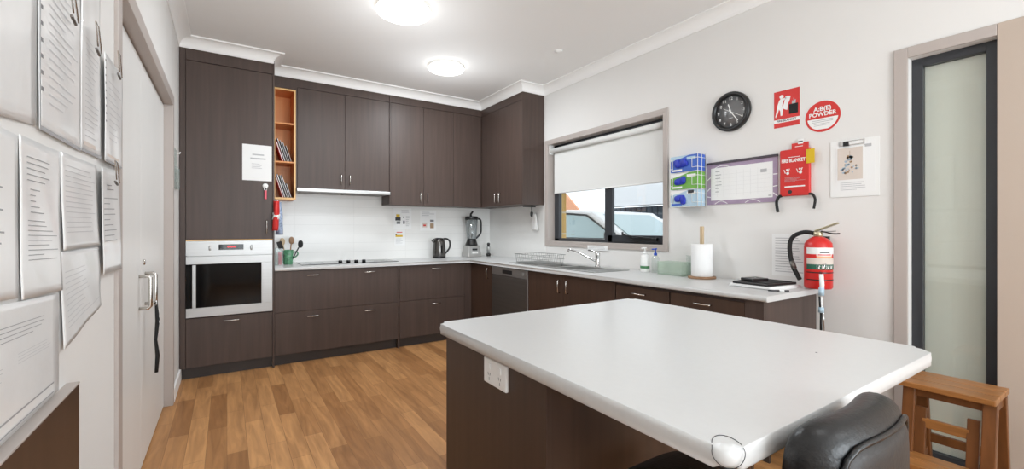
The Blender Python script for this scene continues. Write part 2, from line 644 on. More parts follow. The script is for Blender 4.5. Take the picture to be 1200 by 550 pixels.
# tiled splashback
b = B('tile')
b.box(0.36, XR, YB - 0.008, YB, BT, 1.68)
struct(b.build('trim_2'), 'white tiled splashback behind the cooktop and kettle', 'splashback')
b = B('tile_side')
b.box(XR - 0.006, XR, 3.866, YB, BT, 1.53)
struct(b.build('trim_3'), 'white splashback on the window wall under the corner cabinet', 'splashback')

# taupe panel round the tall window
b = B('mauvewall')
px0, px1 = XR - 0.014, XR
b.box(px0, px1, ty1, 0.825, 0, 2.20, 'mauve')
b.box(px0, px1, ty0, ty1, tz1, 2.20, 'mauve')
b.box(px0, px1, ty0, ty1, 0, tz0, 'mauve')
b.box(px0, px1, -1.4, ty0, 0, 2.20)
struct(b.build('trim_4', bevel=0.003), 'taupe painted surround of the tall narrow window', 'trim')

# left door frame, skirting and low laminate panel
b = B('mauve')
ax = XL + 0.012
b.box(XL - 0.079, ax, dy0 - 0.065, dy0 + .004, 0, dz1 + 0.07)
b.box(XL - 0.079, ax, dy1 - .004, dy1 + 0.06, 0, dz1 + 0.07)
b.box(XL - 0.079, ax, dy0 + .004, dy1 - .004, dz1 - .004, dz1 + 0.07)
struct(b.build('trim_5', bevel=0.003), 'taupe frame round the white double doors', 'door frame')
struct(B('cornice').box(XL, XL + 0.014, 3.961, 4.52, 0, 0.10).build('baseboard_left', bevel=0.004),
       'white skirting board beside the tall oven cabinet', 'skirting')
b = B('cab2')
b.box(XL, XL + 0.024, 0.1, 1.49, 0, 0.868)
b.box(XL, XL + 0.025, 0.1, 1.491, 0.868, 0.873, 'mauve')
struct(b.build('trim_6', bevel=0.0015), 'low dark laminate wall panel below the taped papers', 'wall panel')

# white double doors
for nm, y0, y1, hy, lab in (('door_1', dy0 + .007, 2.925, 2.87, 'white flush door nearer the papers'),
                            ('door_2', 2.929, dy1 - .007, 3.06, 'white flush door nearer the oven cabinet')):
    d = struct(B('door').box(XL - 0.08, XL - 0.042, y0, y1, 0.012, dz1 - 0.012).build(nm, bevel=0.002), lab, 'door')
    hx = XL - 0.042
    B('nickel').tube([(hx, hy, 0.848), (hx + .036, hy, 0.848), (hx + .046, hy, 0.858), (hx + .046, hy, 1.002), (hx + .036, hy, 1.012),
                      (hx, hy, 1.012)], 0.0085, 10).build('pull_handle', d)
    if nm == 'door_2':
        B('nickel').lathe([(0.001, 0.007), (0.012, 0.007), (0.015, 0.004), (0.015, 0)], (hx, 3.02, 1.075), axis='x').build('lock', d)

# ------------------------------------------------------------------ kitchen window
b = B('mauve')
x0, x1 = XR - 0.012, XR + 0.118
for (a0, a1, c0, c1) in ((wy1 - 0.0, 3.866, 1.07, 2.235), (2.244, wy0, 1.07, 2.235)):
    b.box(x0, XR, a0, a1, c0, c1)
b.box(x0, XR, wy0, wy1, wz1, 2.235)
b.box(x0, XR, wy0, wy1, 1.07, wz0)
# reveal lining
b.box(x0, x1, wy1 - 0.022, wy1, wz0, wz1)
b.box(x0, x1, wy0, wy0 + 0.022, wz0, wz1)
b.box(x0, x1, wy0 + .022, wy1 - .022, wz1 - 0.022, wz1)
b.box(x0, x1, wy0 + .022, wy1 - .022, wz0, wz0 + 0.022)
w1 = struct(b.build('window_1', bevel=0.002), 'kitchen window over the sink with a half drawn blind', 'window')
fx0, fx1 = XR + 0.086, XR + 0.13
iy0, iy1, iz0, iz1 = wy0 + .022, wy1 - .022, wz0 + .022, wz1 - .022
b = B('charcoal')
b.box(fx0, fx1, iy1 - 0.075, iy1, iz0, iz1)
b.box(fx0, fx1, iy0, iy0 + 0.04, iz0, iz1)
b.box(fx0, fx1, iy0, iy1, iz0, iz0 + 0.032)
b.box(fx0, fx1, iy0, iy1, iz1 - 0.04, iz1)
b.box(fx0 - 0.004, fx1, 2.965, 3.035, iz0, iz1)
B_frame = b.build('window_frame', w1, bevel=0.003)
b = B('charcoal')
sy0, sy1 = iy0 + 0.01, 2.985
b.box(fx0 - 0.012, fx0 + 0.02, sy0, sy1, iz0 + 0.012, iz0 + 0.075)
b.box(fx0 - 0.012, fx0 + 0.02, sy1 - 0.055, sy1, iz0 + .012, iz1 - .02)
b.box(fx0 - 0.012, fx0 + 0.02, sy0, sy0 + 0.04, iz0 + .012, iz1 - .02)
b.build('sash', w1, bevel=0.003)
B('glass').box(fx0 + 0.02, fx0 + 0.026, 3.03, iy1 - 0.07, iz0 + .03, iz1 - .03).build('pane', w1)
B('glass').box(fx0 + 0.008, fx0 + 0.014, sy0 + .035, sy1 - .05, iz0 + .07, iz1 - .03).build('pane', w1)
b = B('black')
wx = fx0 - 0.012
b.box(wx - 0.03, wx, 2.40, 2.66, iz0 + .028, iz0 + .055)
b.beam((wx - 0.02, 2.66, iz0 + .05), (wx - 0.045, 2.76, iz0 + .085), 0.016, 0.014)
b.beam((wx - 0.03, 2.46, iz0 + .05), (wx - 0.045, 2.70, iz0 + .072), 0.012, 0.012)
b.cyl((wx - 0.045, 2.76, iz0 + .075), (wx - 0.045, 2.76, iz0 + .105), 0.009)
b.build('window_winder', w1, bevel=0.002)

# roller blind
rb = thing('roller_blind', 'white roller blind half drawn down over the kitchen window', 'blind', (XR + 0.04, 3.05, 1.64))
B('blind').cyl((XR + 0.036, iy0 + .012, 2.118), (XR + 0.036, iy1 - .012, 2.118), 0.026, n=24).build('blind_roll', rb)
B('blind').box(XR + 0.060, XR + 0.0625, iy0 + .035, iy1 - .03, 1.652, 2.12).build('blind_cloth', rb)
B('white').cyl((XR + 0.061, iy0 + .035, 1.648), (XR + 0.061, iy1 - .03, 1.648), 0.007, n=12).build('bottom_rail', rb)
for y in (iy0 + .002, iy1 - .010):
    B('white').box(XR + 0.010, XR + 0.064, y, y + .009, 2.08, iz1).build('bracket', rb, bevel=0.002)

# tall narrow window
b = B('charcoal')
gx0, gx1 = XR + 0.05, XR + 0.10
b.box(gx0, gx1, ty1 - 0.045, ty1, tz0, tz1)
b.box(gx0, gx1, ty0, ty0 + 0.045, tz0, tz1)
b.box(gx0, gx1, ty0 + .045, ty1 - .045, tz1 - 0.045, tz1)
b.box(gx0, gx1, ty0 + .045, ty1 - .045, tz0, tz0 + 0.045)
w2 = struct(b.build('window_2', bevel=0.003), 'tall narrow window with dark frame and pale blind', 'window')
B('glass').box(gx0 + .018, gx0 + .022, ty0 + .045, ty1 - .045, tz0 + .045, tz1 - .045).build('pane', w2)
B('frost').box(gx0 + .036, gx0 + .038, ty0 + .045, ty1 - .045, tz0 + .045, tz1 - .045).build('blind_panel', w2)

# ------------------------------------------------------------------ outside the window
struct(B('asphalt').box(3.25, 22, -4, 26, -0.14, -0.04).build('ground'), 'paved car park outside the window', 'ground')
b = B('brick')
b.box(XR + 0.135, XR + 0.235, 3.79, 5.6, -0.04, 3.0)
b.box(XR + 0.135, XR + 0.235, 1.0, 2.20, -0.04, 3.0)
b.box(XR + 0.135, XR + 0.235, 2.20, 3.79, -0.04, 1.08)
struct(b.build('trim_7'), 'yellow brick outer wall seen past the window frame', 'wall')


def car(name, label, x0, yfront, yroof0, length, paint, zroof, zbelt):
    """parked along y, nose towards -y; near side at x0"""
    t = thing(name, label, 'car', (x0 + .9, yfront + length / 2, -0.04))
    wd = 1.75
    yb = yfront + length
    side = [(yfront, 0.30), (yfront - .02, .62), (yfront + .15, zbelt - .18), (yroof0 - .95, zbelt), (yb - .15, zbelt + .04), (yb, .8), (yb - .05, .30)]
    B(paint).prism([(x0, y, z) for y, z in side], (wd, 0, 0)).build('body', t, bevel=0.05, seg=3)
    cab = [(yroof0 - .95, zbelt - .02), (yroof0 - .1, zroof - .05), (yroof0 + .5, zroof), (yb - .9, zroof - .03), (yb - .2, zbelt + .02)]
    b = B(paint)
    c = [(x0 + .06, y, z) for y, z in cab]
    b.prism(c, (wd - .12, 0, 0))
    b.build('roof', t, bevel=0.06, seg=3)
    b = B('carglass')
    g = [(yroof0 - .72, zbelt + .03), (yroof0 - .02, zroof - .13), (yroof0 + .5, zroof - .09), (yroof0 + .62, zroof - .09), (yroof0 + .62, zbelt + .03)]
    b.prism([(x0 + .045, y, z) for y, z in g], (wd - .09, 0, 0))
    g = [(yroof0 + .70, zbelt + .03), (yroof0 + .70, zroof - .09), (yb - 1.0, zroof - .12), (yb - .45, zbelt + .04)]
    b.prism([(x0 + .045, y, z) for y, z in g], (wd - .09, 0, 0))
    b.prism([(x0 + .2, yroof0 - .90, zbelt + .02), (x0 + wd - .2, yroof0 - .90, zbelt + .02), (x0 + wd - .28, yroof0 - .16, zroof - .10),
             (x0 + .28, yroof0 - .16, zroof - .10)], (0, -.012, .01))
    b.build('windows', t)
    g = [(yroof0 - .74, zbelt + .01), (yroof0 - .02, zroof - .11), (yroof0 + .5, zroof - .07), (yb - 1.0, zroof - .10), (yb - .42, zbelt + .02)]
    b = B('tyre')
    b.tube([(x0 + .045, y, z) for y, z in g], .018, 6, closed=True)
    b.tube([(x0 + .045, yroof0 + .66, zbelt + .02), (x0 + .045, yroof0 + .66, zroof - .09)], .03, 6)
    b.build('window_trim', t)
    for y in (yfront + .85, yb - .85):
        B('tyre').cyl((x0 - .01, y, .31 - .04), (x0 + .22, y, .31 - .04), .31, n=24).build('wheel', t, bevel=.02)
        B('tyre').cyl((x0 + wd - .22, y, .31 - .04), (x0 + wd + .01, y, .31 - .04), .31, n=24).build('wheel', t, bevel=.02)
    b = B('black')
    b.box(x0 - .12, x0 + .02, yroof0 - .72, yroof0 - .58, zbelt + .0, zbelt + .13)
    b.build('mirror', t, bevel=.02)
    return t


car('car', 'silver car parked outside, seen through the left window pane', 5.0, 3.1, 5.45, 4.3, 'carwhite', 1.60, 1.08)
car('car', 'white car parked farther away, seen through the right window pane', 8.2, 4.6, 7.2, 4.6, 'carwhite2', 1.55, 1.10)
b = B('fence')
b.box(13.0, 13.2, 2, 12.5, -0.04, 2.1)
for k in range(0, 42):
    b.box(12.97, 13.0, 2 + k * .25, 2.02 + k * .25, -0.04, 2.1)
tag(b.build('carport_screen'), 'dark blue grey screen wall beyond the parked cars', 'screen')
tag(B('fascia').box(12.2, 12.5, 2, 12.0, 2.1, 2.9).box(12.5, 16, 2, 12.0, 2.6, 2.75).build('carport_roof', bevel=.02),
    'white carport roof edge beyond the parked cars', 'carport')
b = B('orangeboard')
b.prism([(12.0, 13.2, 1.9), (12.0, 15.2, 1.9), (12.0, 15.2, 2.9), (12.0, 14.2, 2.75)], (.1, 0, 0))
b.box(12.02, 12.08, 15.1, 15.16, -.04, 1.95)
tag(b.build('awning'), 'orange awning far outside at the left of the window', 'awning')


# ------------------------------------------------------------------ cabinets
def bow(o, axis, c, L=0.10, out=(0, -1, 0), parent=None, r=0.0045, name='handle'):
    """bow pull: axis vector, centre on the door face, projecting along out"""
    a, q, c = Vector(axis) * L / 2, Vector(out) * 0.026, Vector(c)
    return B('nickel').tube([c - a, c - a + q * .7, c - a * .86 + q, c + a * .86 + q, c + a + q * .7, c + a], r, 8).build(name, parent)


def front(name, parent, x0, x1, z0, z1, yf, m='cab', th=0.018):
    return B(m).box(x0, x1, yf, yf + th, z0, z1).build(name, parent, bevel=0.0012)


def frontx(name, parent, y0, y1, z0, z1, xf, m='cab', th=0.018):
    return B(m).box(xf, xf + th, y0, y1, z0, z1).build(name, parent, bevel=0.0012)


# tall oven cabinet
t = thing('oven_cabinet', 'tall dark woodgrain cabinet holding the wall oven', 'cabinet', (0, 4.79, 0))
b = B('cab')
b.box(XL + .003, -0.287, YF + .002, YF + .022, 0.098, 2.80)          # left filler
b.box(0.345, 0.360, YF - .004, YB - .003, 0.0, 2.80)                 # right end panel down to the floor
b.box(-0.285, 0.345, YF + .002, YF + .022, 2.655, 2.80)       # top filler
b.box(XL + .003, 0.345, YF + .022, YB - .003, 1.165, 2.80)
b.box(XL + .003, 0.345, YF + .022, YB - .003, 0.098, 0.508)
b.box(XL + .003, -0.287, YF + .022, YB - .003, 0.5, 1.17)
b.box(-0.287, 0.345, YF + .45, YB - .003, 0.5, 1.17)
b.build('carcass', t, bevel=0.001)
B('kick').box(XL + .003, 0.345, YF + .05, YF + .066, 0, 0.098).build('kickboard', t)
d = front('door', t, -0.284, 0.343, 1.166, 2.650, YF)
bow(None, (0, 0, 1), (0.298, YF, 1.272), 0.12, parent=d)
d = front('drawer_front', t, -0.284, 0.343, 0.100, 0.508, YF)
bow(None, (1, 0, 0), (0.031, YF, 0.468), 0.115, parent=d)
B('beech').box(-0.284, 0.345, YF - .002, YF + .02, 1.153, 1.163).build('timber_strip', t)

# wall oven
t = thing('wall_oven', 'stainless steel wall oven with black glass door', 'oven', (0.03, 4.7, 0.515))
B('steel').box(-0.28, 0.341, YF + .02, YF + .44, 0.520, 1.150).build('oven_body', t)
b = B('steel_light').box(-0.284, 0.343, YF - .012, YF + .02, 1.030, 1.151)
f = Face(b, (-0.284, YF - .012, 1.03), **BW)
f.rect(.225, .045, .405, .092, 'blackglass', 0, .002)
f.rect(.265, .058, .365, .080, 'ink', .002, .0025)
for q in range(5):
    f.rect(.288 + q * .012, .064 + .001 * (q % 2), .297 + q * .012, .076, 'reddigit', .0025, .003)
f.rect(.232, .050, .258, .054, 'ink', .002, .0025)
f.rect(.372, .050, .398, .054, 'ink', .002, .0025)
b.build('control_panel', t, bevel=0.002)
for x in (-0.121, 0.180):
    B('steel').cushion((x, YF - .018, 1.092), .008, .022, .014, 2.5, 8).build('knob', t)
b = B('steel_light')
b.box(-0.284, 0.343, YF - .014, YF + .02, 0.517, 0.595)
b.box(-0.284, 0.343, YF - .014, YF + .02, 0.958, 1.024)
b.box(0.257, 0.343, YF - .014, YF + .02, 0.595, 0.958)
b.build('oven_door', t, bevel=0.0015)
B('blackglass').box(-0.284, 0.257, YF - .011, YF + .02, 0.595, 0.958).build('door_glass', t)
b = B('white')
b.box(-0.240, -0.214, YF - .045, YF - .028, 0.598, 0.955)
b.box(-0.236, -0.218, YF - .03, YF - .01, 0.625, 0.645)
b.box(-0.236, -0.218, YF - .03, YF - .01, 0.91, 0.93)
b.mats[0] = M['steel_light']
b.build('bar_handle', t, bevel=0.003)

# orange open shelves
t = thing('open_shelf', 'narrow orange timber open shelf beside the tall cabinet', 'shelf', (0.475, 4.95, 1.54))
ox0, ox1, oz0, oz1 = 0.375, 0.572, 1.545, 2.635
b = B('orange')
b.box(ox0, ox0 + .015, YU, YB - .01, oz0, oz1)
b.box(ox1 - .015, ox1, YU, YB - .01, oz0, oz1)
b.box(ox0 + .015, ox1 - .015, YU, YB - .01, oz1 - .015, oz1)
b.box(ox0 + .015, ox1 - .015, YU, YB - .01, oz0, oz0 + .018)
b.box(ox0 + .015, ox1 - .015, YB - .018, YB - .01, oz0 + .018, oz1 - .015)
b.build('shelf_case', t, bevel=0.001)
for z in (1.905, 2.285):
    B('orange').box(ox0 + .015, ox1 - .015, YU + .004, YB - .018, z, z + .016).build('shelf', t, bevel=.001)
b = B('beech')
b.box(ox0, ox0 + .016, YU - .002, YU, oz0, oz1)
b.box(ox1 - .016, ox1, YU - .002, YU, oz0, oz1)
b.box(ox0 + .016, ox1 - .016, YU - .002, YU, oz1 - .016, oz1)
b.box(ox0 + .016, ox1 - .016, YU - .002, YU, oz0, oz0 + .019)
b.build('edge_strip', t)

# leaning magazines and folders
SH = [(1.564, [('red', .225, .008, 'red recipe folder at the left of the lowest shelf, leaning'),
               ('blackmatte', .24, .012, 'black ring folder leaning on the lowest shelf, second from the left'),
               ('paper', .235, .005, 'white booklet leaning on the lowest shelf between the black folder and the grey one'),
               ('ink', .235, .008, 'grey folder leaning on the lowest shelf beside the right hand black one'),
               ('blackmatte', .15, .010, 'short black notebook leaning at the right of the lowest shelf')], .38),
      (1.922, [('redcloth', .20, .012, 'red folder leaning at the left of the middle shelf'),
               ('blackmatte', .235, .010, 'black folder leaning on the middle shelf beside the red one'),
               ('paper', .22, .005, 'white booklet leaning on the middle shelf'),
               ('inkdark', .20, .008, 'dark folder leaning on the middle shelf, right of the white booklet'),
               ('cardtan', .17, .005, 'pale thin booklet leaning at the right end of the middle shelf')], .40)]
for z, bl, dxs in SH:
    n = len(bl)
    for k, (m, h, th, lab) in enumerate(bl):
        ang = math.radians(20 + k * 3.5)
        xb = 0.392 + 0.026 + h * math.sin(ang) * .86 if k else 0.404 + h * math.sin(math.radians(10))
        if k == 0:
            ang = math.radians(9)
        xb = 0.468 + k * 0.0185
        ang = math.radians(17)
        top = xb - h * math.sin(ang)
        if top < 0.396:
            ang = math.asin((xb - 0.400) / h)
        r = thing('folder', lab, 'folder', (0, 0, 0), 'folders on the orange shelves')
        bb = B(m)
        bb.box(-th, 0, 0, .20, 0, h)
        bb.build('cover', r, bevel=.0015)
        if m != 'paper':
            B('paper').box(-th * .8, -th * .2, -.0008, .01, .006, h - .006).build('pages', r)
        r.location = (xb, YU + .035 + .004 * k, z + .0005 + th * math.sin(ang))
        r.rotation_euler = (0, -ang, 0)

# wall cabinets on the back wall
t = thing('wall_cabinet', 'dark two-door wall cabinet above the range hood', 'cabinet', (1.04, 4.95, 1.66))
b = B('cab')
b.box(0.574, 1.512, YU + .02, YB - .008, 1.665, 2.80)
b.box(0.362, 1.512, YU + .002, YU + .02, 2.668, 2.80)
b.box(0.360, 0.374, YU + .002, YB - .008, 1.54, 2.80)
b.box(0.374, 0.574, YU + .02, YB - .008, 2.64, 2.80)
b.box(0.374, 0.574, YU + .002, YU + .02, 2.64, 2.668)
b.box(0.5725, 0.586, YU + .001, YU + .02, 1.668, 2.668)
b.build('carcass', t, bevel=0.001)
for x0, x1, hx in ((0.588, 1.038, 1.000), (1.041, 1.508, 1.088)):
    d = front('door', t, x0, x1, 1.668, 2.664, YU)
    bow(None, (0, 0, 1), (hx, YU, 1.772), 0.10, parent=d)
t = thing('wall_cabinet', 'dark wall cabinet above the kettle with three narrow doors', 'cabinet', (2.1, 4.95, 1.52))
b = B('cab')
b.box(1.514, 2.975, YU + .02, YB - .008, 1.528, 2.80)
b.box(1.514, 1.528, YU - .001, YU + .02, 1.528, 2.80)
b.box(1.528, 2.70, YU + .002, YU + .02, 2.668, 2.80)
b.build('carcass', t, bevel=0.001)
for x0, x1, hx in ((1.530, 1.9125, 1.870), (1.9155, 2.294, 1.956), (2.297, 2.676, None)):
    d = front('door', t, x0, x1, 1.526, 2.664, YU)
    if hx:
        bow(None, (0, 0, 1), (hx, YU, 1.622), 0.105, parent=d)
t = thing('wall_cabinet', 'dark wall cabinet on the window wall with two slim handles', 'cabinet', (2.83, 4.3, 1.52))
b = B('cab')
b.box(XS + .02, XR - .001, 3.906, YU - .001, 1.527, 2.80)
b.box(XS - .001, XR - .001, 3.888, 3.906, 1.523, 2.80)
b.box(XS + .002, XS + .02, 3.906, YU - .001, 2.668, 2.80)
b.build('carcass', t, bevel=0.001)
for y0, y1, hy in ((4.392, YU - .004, 4.438), (3.910, 4.389, 4.345)):
    d = frontx('door', t, y0, y1, 1.526, 2.664, XS)
    bow(None, (0, 0, 1), (XS, hy, 1.622), 0.105, (-1, 0, 0), parent=d)

# range hood
t = thing('range_hood', 'slim stainless range hood under the wall cabinet', 'range hood', (1.04, 4.95, 1.62))
B('steel').box(0.580, 1.508, YU + .0, YB - .009, 1.632, 1.662).build('hood_body', t, bevel=.002)
B('steel_light').box(0.578, 1.511, YU - .035, YU, 1.630, 1.664).build('front_visor', t, bevel=.003)
B('dwsteel').box(0.62, 1.02, YU + .03, YB - .06, 1.627, 1.632).box(1.05, 1.46, YU + .03, YB - .06, 1.627, 1.632).build('filter', t)

# base cabinets on the back wall
t = thing('drawer_cabinet', 'dark base cabinet with wide drawers below the cooktop', 'cabinet', (0.93, 4.79, 0))
b = B('cab')
b.box(0.362, 1.500, YF + .02, YB - .009, 0.098, 0.868)
b.box(1.500, 1.518, YF - .002, YB - .009, 0, 0.868)
b.build('carcass', t, bevel=0.001)
B('kick').box(0.361, 1.500, YF + .055, YF + .07, 0, 0.098).build('kickboard', t)
for z0, z1, hz in ((0.100, 0.487, 0.434), (0.490, 0.864, 0.820)):
    d = front('drawer', t, 0.363, 1.498, z0, z1, YF, 'cab')
    for hx in (0.679, 1.207):
        bow(None, (1, 0, 0), (hx, YF, hz), 0.105, parent=d)
t = thing('drawer_cabinet', 'dark base cabinet with two drawers below the kettle', 'cabinet', (1.95, 4.79, 0))
b = B('cab')
b.box(1.519, 2.970, YF + .02, YB - .009, 0.098, 0.868)
b.box(2.285, XF + .002, YF + .001, YF + .02, 0.098, 0.868)
b.build('carcass', t, bevel=0.001)
B('kick').box(1.519, XF + .05, YF + .055, YF + .07, 0, 0.098).build('kickboard', t)
for z0, z1, hz in ((0.100, 0.487, 0.437), (0.490, 0.864, 0.822)):
    d = front('drawer', t, 1.521, 2.283, z0, z1, YF, 'cab')
    bow(None, (1, 0, 0), (1.925, YF, hz), 0.105, parent=d)

# base cabinets on the right wall
XW = XR - .007


def right_cab(name, label, y0, y1, fronts, handles, extra=None):
    t = thing(name, label, 'cabinet', ((XF + XR) / 2, (y0 + y1) / 2, 0))
    b = B('cab')
    b.box(XF + .02, XW, y0, y1, 0.098, 0.868)
    if extra:
        b.box(*extra)
    b.build('carcass', t, bevel=.001)
    B('kick').box(XF + .055, XF + .07, y0, y1, 0, 0.098).build('kickboard', t)
    for (nm, a0, a1, z0, z1), hs in zip(fronts, handles):
        d = frontx(nm, t, a0, a1, z0, z1, XF, 'cab2')
        for ax, hy, hz in hs:
            bow(None, ax, (XF, hy, hz), 0.105, (-1, 0, 0), parent=d)
    return t


VZ, VY = (0, 0, 1), (0, 1, 0)
right_cab('corner_cabinet', 'dark corner base cabinet between the drawers and the dishwasher', 4.000, YF - .001,
          [('door', 4.006, YF - .006, .10, .864)], [[(VZ, 4.078, .775)]])
right_cab('sink_cabinet', 'dark two-door base cabinet below the sink', 2.236, 3.336,
          [('door', 2.818, 3.332, .10, .864), ('door', 2.240, 2.815, .10, .864)], [[(VZ, 2.869, .765)], [(VZ, 2.762, .768)]])
right_cab('drawer_cabinet', 'dark base cabinet with drawers just right of the sink doors', 1.774, 2.234,
          [('drawer', 1.777, 2.231, .668, .850), ('drawer', 1.777, 2.231, .39, .664), ('drawer', 1.777, 2.231, .10, .386)],
          [[(VY, 2.016, .806)], [(VY, 2.016, .62)], [(VY, 2.016, .34)]])
right_cab('drawer_cabinet', 'dark base cabinet with drawers at the end of the bench', 1.190, 1.772,
          [('drawer', 1.293, 1.769, .668, .850), ('drawer', 1.293, 1.769, .39, .664), ('drawer', 1.293, 1.769, .10, .386)],
          [[(VY, 1.540, .807)], [(VY, 1.540, .62)], [(VY, 1.540, .34)]], (XF, XF + .02, 1.190, 1.291, 0.098, 0.868))

# dishwasher
t = thing('dishwasher', 'dark stainless dishwasher under the bench', 'dishwasher', (2.67, 3.67, 0))
B('dwsteel').box(XF + .02, XW, 3.342, 3.994, 0.10, 0.86).build('body', t)
B('dwsteel').box(XF - .004, XF + .02, 3.346, 3.990, 0.115, 0.775).build('door', t, bevel=.003)
b = B('steel').box(XF - .006, XF + .02, 3.346, 3.990, 0.780, 0.858)
b.box(XF - .0075, XF - .006, 3.60, 3.78, 0.800, 0.838, 'black')
b.cyl((XF - .006, 3.41, .82), (XF - .014, 3.41, .82), .014, m='steel_light')
b.build('control_panel', t, bevel=.002)
B('steel_light').box(XF - .005, XF + .02, 3.337, 3.345, 0.115, 0.86).build('edge_trim', t)
B('kick').box(XF + .055, XF + .07, 3.342, 3.994, 0, 0.10).build('kickboard', t)


# benchtop: L shape with a sink opening
def with_holes(o, holes):
    """cut box holes out of a mesh object (boolean, baked)"""
    for h in holes:
        c = B('bench').box(*h).build('cutter')
        md = o.modifiers.new('cut', 'BOOLEAN')
        md.operation = 'DIFFERENCE'
        md.solver = 'EXACT'
        md.object = c
        dg = bpy.context.evaluated_depsgraph_get()
        me = bpy.data.meshes.new_from_object(o.evaluated_get(dg))
        o.modifiers.remove(md)
        o.data = me
        bpy.data.objects.remove(c)


fy, fx, ye = YF - .022, XF - .022, 1.165
L = [(0.3615, YB - .009), (0.3615, fy), (fx, fy), (fx, ye), (XW, ye), (XW, YB - .009)]
bm_ = B('bench').prism([(x, y, 0.869) for x, y in L], (0, 0, BT - 0.869))
bm_.bm.edges.ensure_lookup_table()
sel = [e for e in bm_.bm.edges if all(abs(v.co.y - fy) < 1e-5 and v.co.x < fx + 1e-4 or abs(v.co.x - fx) < 1e-5 for v in e.verts)
       and abs(e.verts[0].co.z - e.verts[1].co.z) < 1e-5]
bmesh.ops.bevel(bm_.bm, geom=sel, offset=0.0125, segments=4, profile=0.5, affect='EDGES')
bt = bm_.build('benchtop')
SX0, SX1, SY0, SY1 = 2.455, 2.865, 2.55, 3.80
with_holes(bt, [(2.50, 2.79, 2.745, 3.085, .80, .95), (2.52, 2.77, 3.125, 3.335, .80, .95)])
tag(bt, 'white L-shaped benchtop along the back wall and window', 'benchtop')

# sink
t = thing('kitchen_sink', 'stainless sink with two bowls below the window', 'sink', (2.66, 3.1, BT))
z0, z1 = BT + .0005, BT + .006
b = B('sink')
b.box(SX0, SX1, 3.335, SY1, z0, z1)
b.box(SX0, SX1, SY0, 2.745, z0, z1)
b.box(SX0, SX1, 3.085, 3.125, z0, z1)
b.box(SX0, 2.50, 2.745, 3.085, z0, z1)
b.box(2.79, SX1, 2.745, 3.085, z0, z1)
b.box(SX0, 2.52, 3.125, 3.335, z0, z1)
b.box(2.77, SX1, 3.125, 3.335, z0, z1)
for k in range(9):
    y = 3.42 + k * .04
    b.box(2.50, 2.80, y, y + .012, z1, z1 + .002)
for k in range(4):
    y = 2.58 + k * .04
    b.box(2.50, 2.80, y, y + .012, z1, z1 + .002)
b.build('drainer', t, bevel=.0015)


def bowl(x0, x1, y0, y1, d, name):
    b = B('sink')
    e = .0015
    x0 += e; x1 -= e; y0 += e; y1 -= e
    w = .002
    zt, zb = BT + .005, BT - d
    b.box(x0, x0 + w, y0, y1, zb, zt)
    b.box(x1 - w, x1, y0, y1, zb, zt)
    b.box(x0 + w, x1 - w, y0, y0 + w, zb, zt)
    b.box(x0 + w, x1 - w, y1 - w, y1, zb, zt)
    b.box(x0, x1, y0, y1, zb - w, zb)
    b.lathe([(.04, .0), (.04, .003), (.028, .003), (.02, -.001)], ((x0 + x1) / 2, (y0 + y1) / 2, zb), m='chrome')
    return b.build(name, t)


bowl(2.50, 2.79, 2.745, 3.085, .028, 'bowl')
bowl(2.52, 2.77, 3.125, 3.335, .026, 'bowl')

# mixer tap
t = thing('mixer_tap', 'chrome mixer tap with long spout behind the sink', 'tap', (2.835, 2.90, BT))
tz = BT + .006
B('chrome').lathe([(.001, 0), (.027, 0), (.027, .006), (.021, .012), (.021, .10), (.023, .105), (.023, .125), (.018, .135), (.001, .137)],
                  (2.835, 2.90, tz)).build('body', t)
B('chrome').tube([(2.835, 2.905, tz + .045), (2.815, 2.97, tz + .075), (2.78, 3.09, tz + .125), (2.755, 3.175, tz + .150), (2.748, 3.20, tz + .146),
                  (2.746, 3.208, tz + .125)], 0.0105, 12, sub=4).build('spout', t)
B('chrome').tube([(2.835, 2.90, tz + .125), (2.825, 2.93, tz + .143), (2.80, 2.985, tz + .152)], [.013, .010, .007], 10).build('lever', t)

# cooktop
t = thing('cooktop', 'black glass cooktop with four knobs set in the benchtop', 'cooktop', (1.08, 4.83, BT))
b = B('blackglass').box(0.605, 1.560, 4.635, 5.045, BT + .0003, BT + .006)
b.build('glass_plate', t, bevel=.002)
for x, y, r in ((0.76, 4.92, .09), (0.76, 4.74, .075), (1.40, 4.92, .09), (1.40, 4.75, .075), (1.08, 4.94, .10)):
    B('ink').lathe([(r - .003, 0), (r - .003, .0006), (r, .0006), (r, 0)], (x, y, BT + .006), 40, caps=False).build('heating_zone', t)
for x in (0.975, 1.055, 1.135, 1.212):
    b = B('black').lathe([(.001, .025), (.016, .025), (.019, .021), (.020, .0), (.001, 0)], (x, 4.715, BT + .006), 20)
    b.box(x - .0025, x + .0025, 4.700, 4.73, BT + .030, BT + .034, 'white')
    b.build('knob', t)

# ------------------------------------------------------------------ island
IX0, IX1, IY0, IY1 = 0.662, 1.722, 0.382, 1.520
t = thing('island_cabinet', 'dark woodgrain island base with open knee space', 'cabinet', (1.2, 1.2, 0))
b = B('cab2')
b.box(0.688, 0.706, 0.890, 1.500, 0, 0.861)
b.box(1.680, 1.698, 0.890, 1.500, 0, 0.861)
b.box(0.706, 1.680, 0.892, 0.910, 0, 0.861)
b.box(0.706, 1.680, 1.460, 1.478, 0.10, 0.861)
b.box(0.706, 1.680, 0.910, 1.460, 0.10, 0.118)
b.box(0.706, 1.680, 1.40, 1.42, 0, 0.10)
b.build('carcass', t, bevel=.0015)
for x0, x1 in ((0.708, 1.192), (1.195, 1.678)):
    d = B('cab2').box(x0, x1, 1.479, 1.497, .105, .855).build('door', t, bevel=.0012)
    bow(None, (0, 0, 1), (x1 - .05 if x0 < 1 else x0 + .05, 1.497, .77), .105, (0, 1, 0), parent=d)
o = B('white')
f = Face(o, (0.688, 1.198, 0.772), (0, -1, 0), (0, 0, 1))
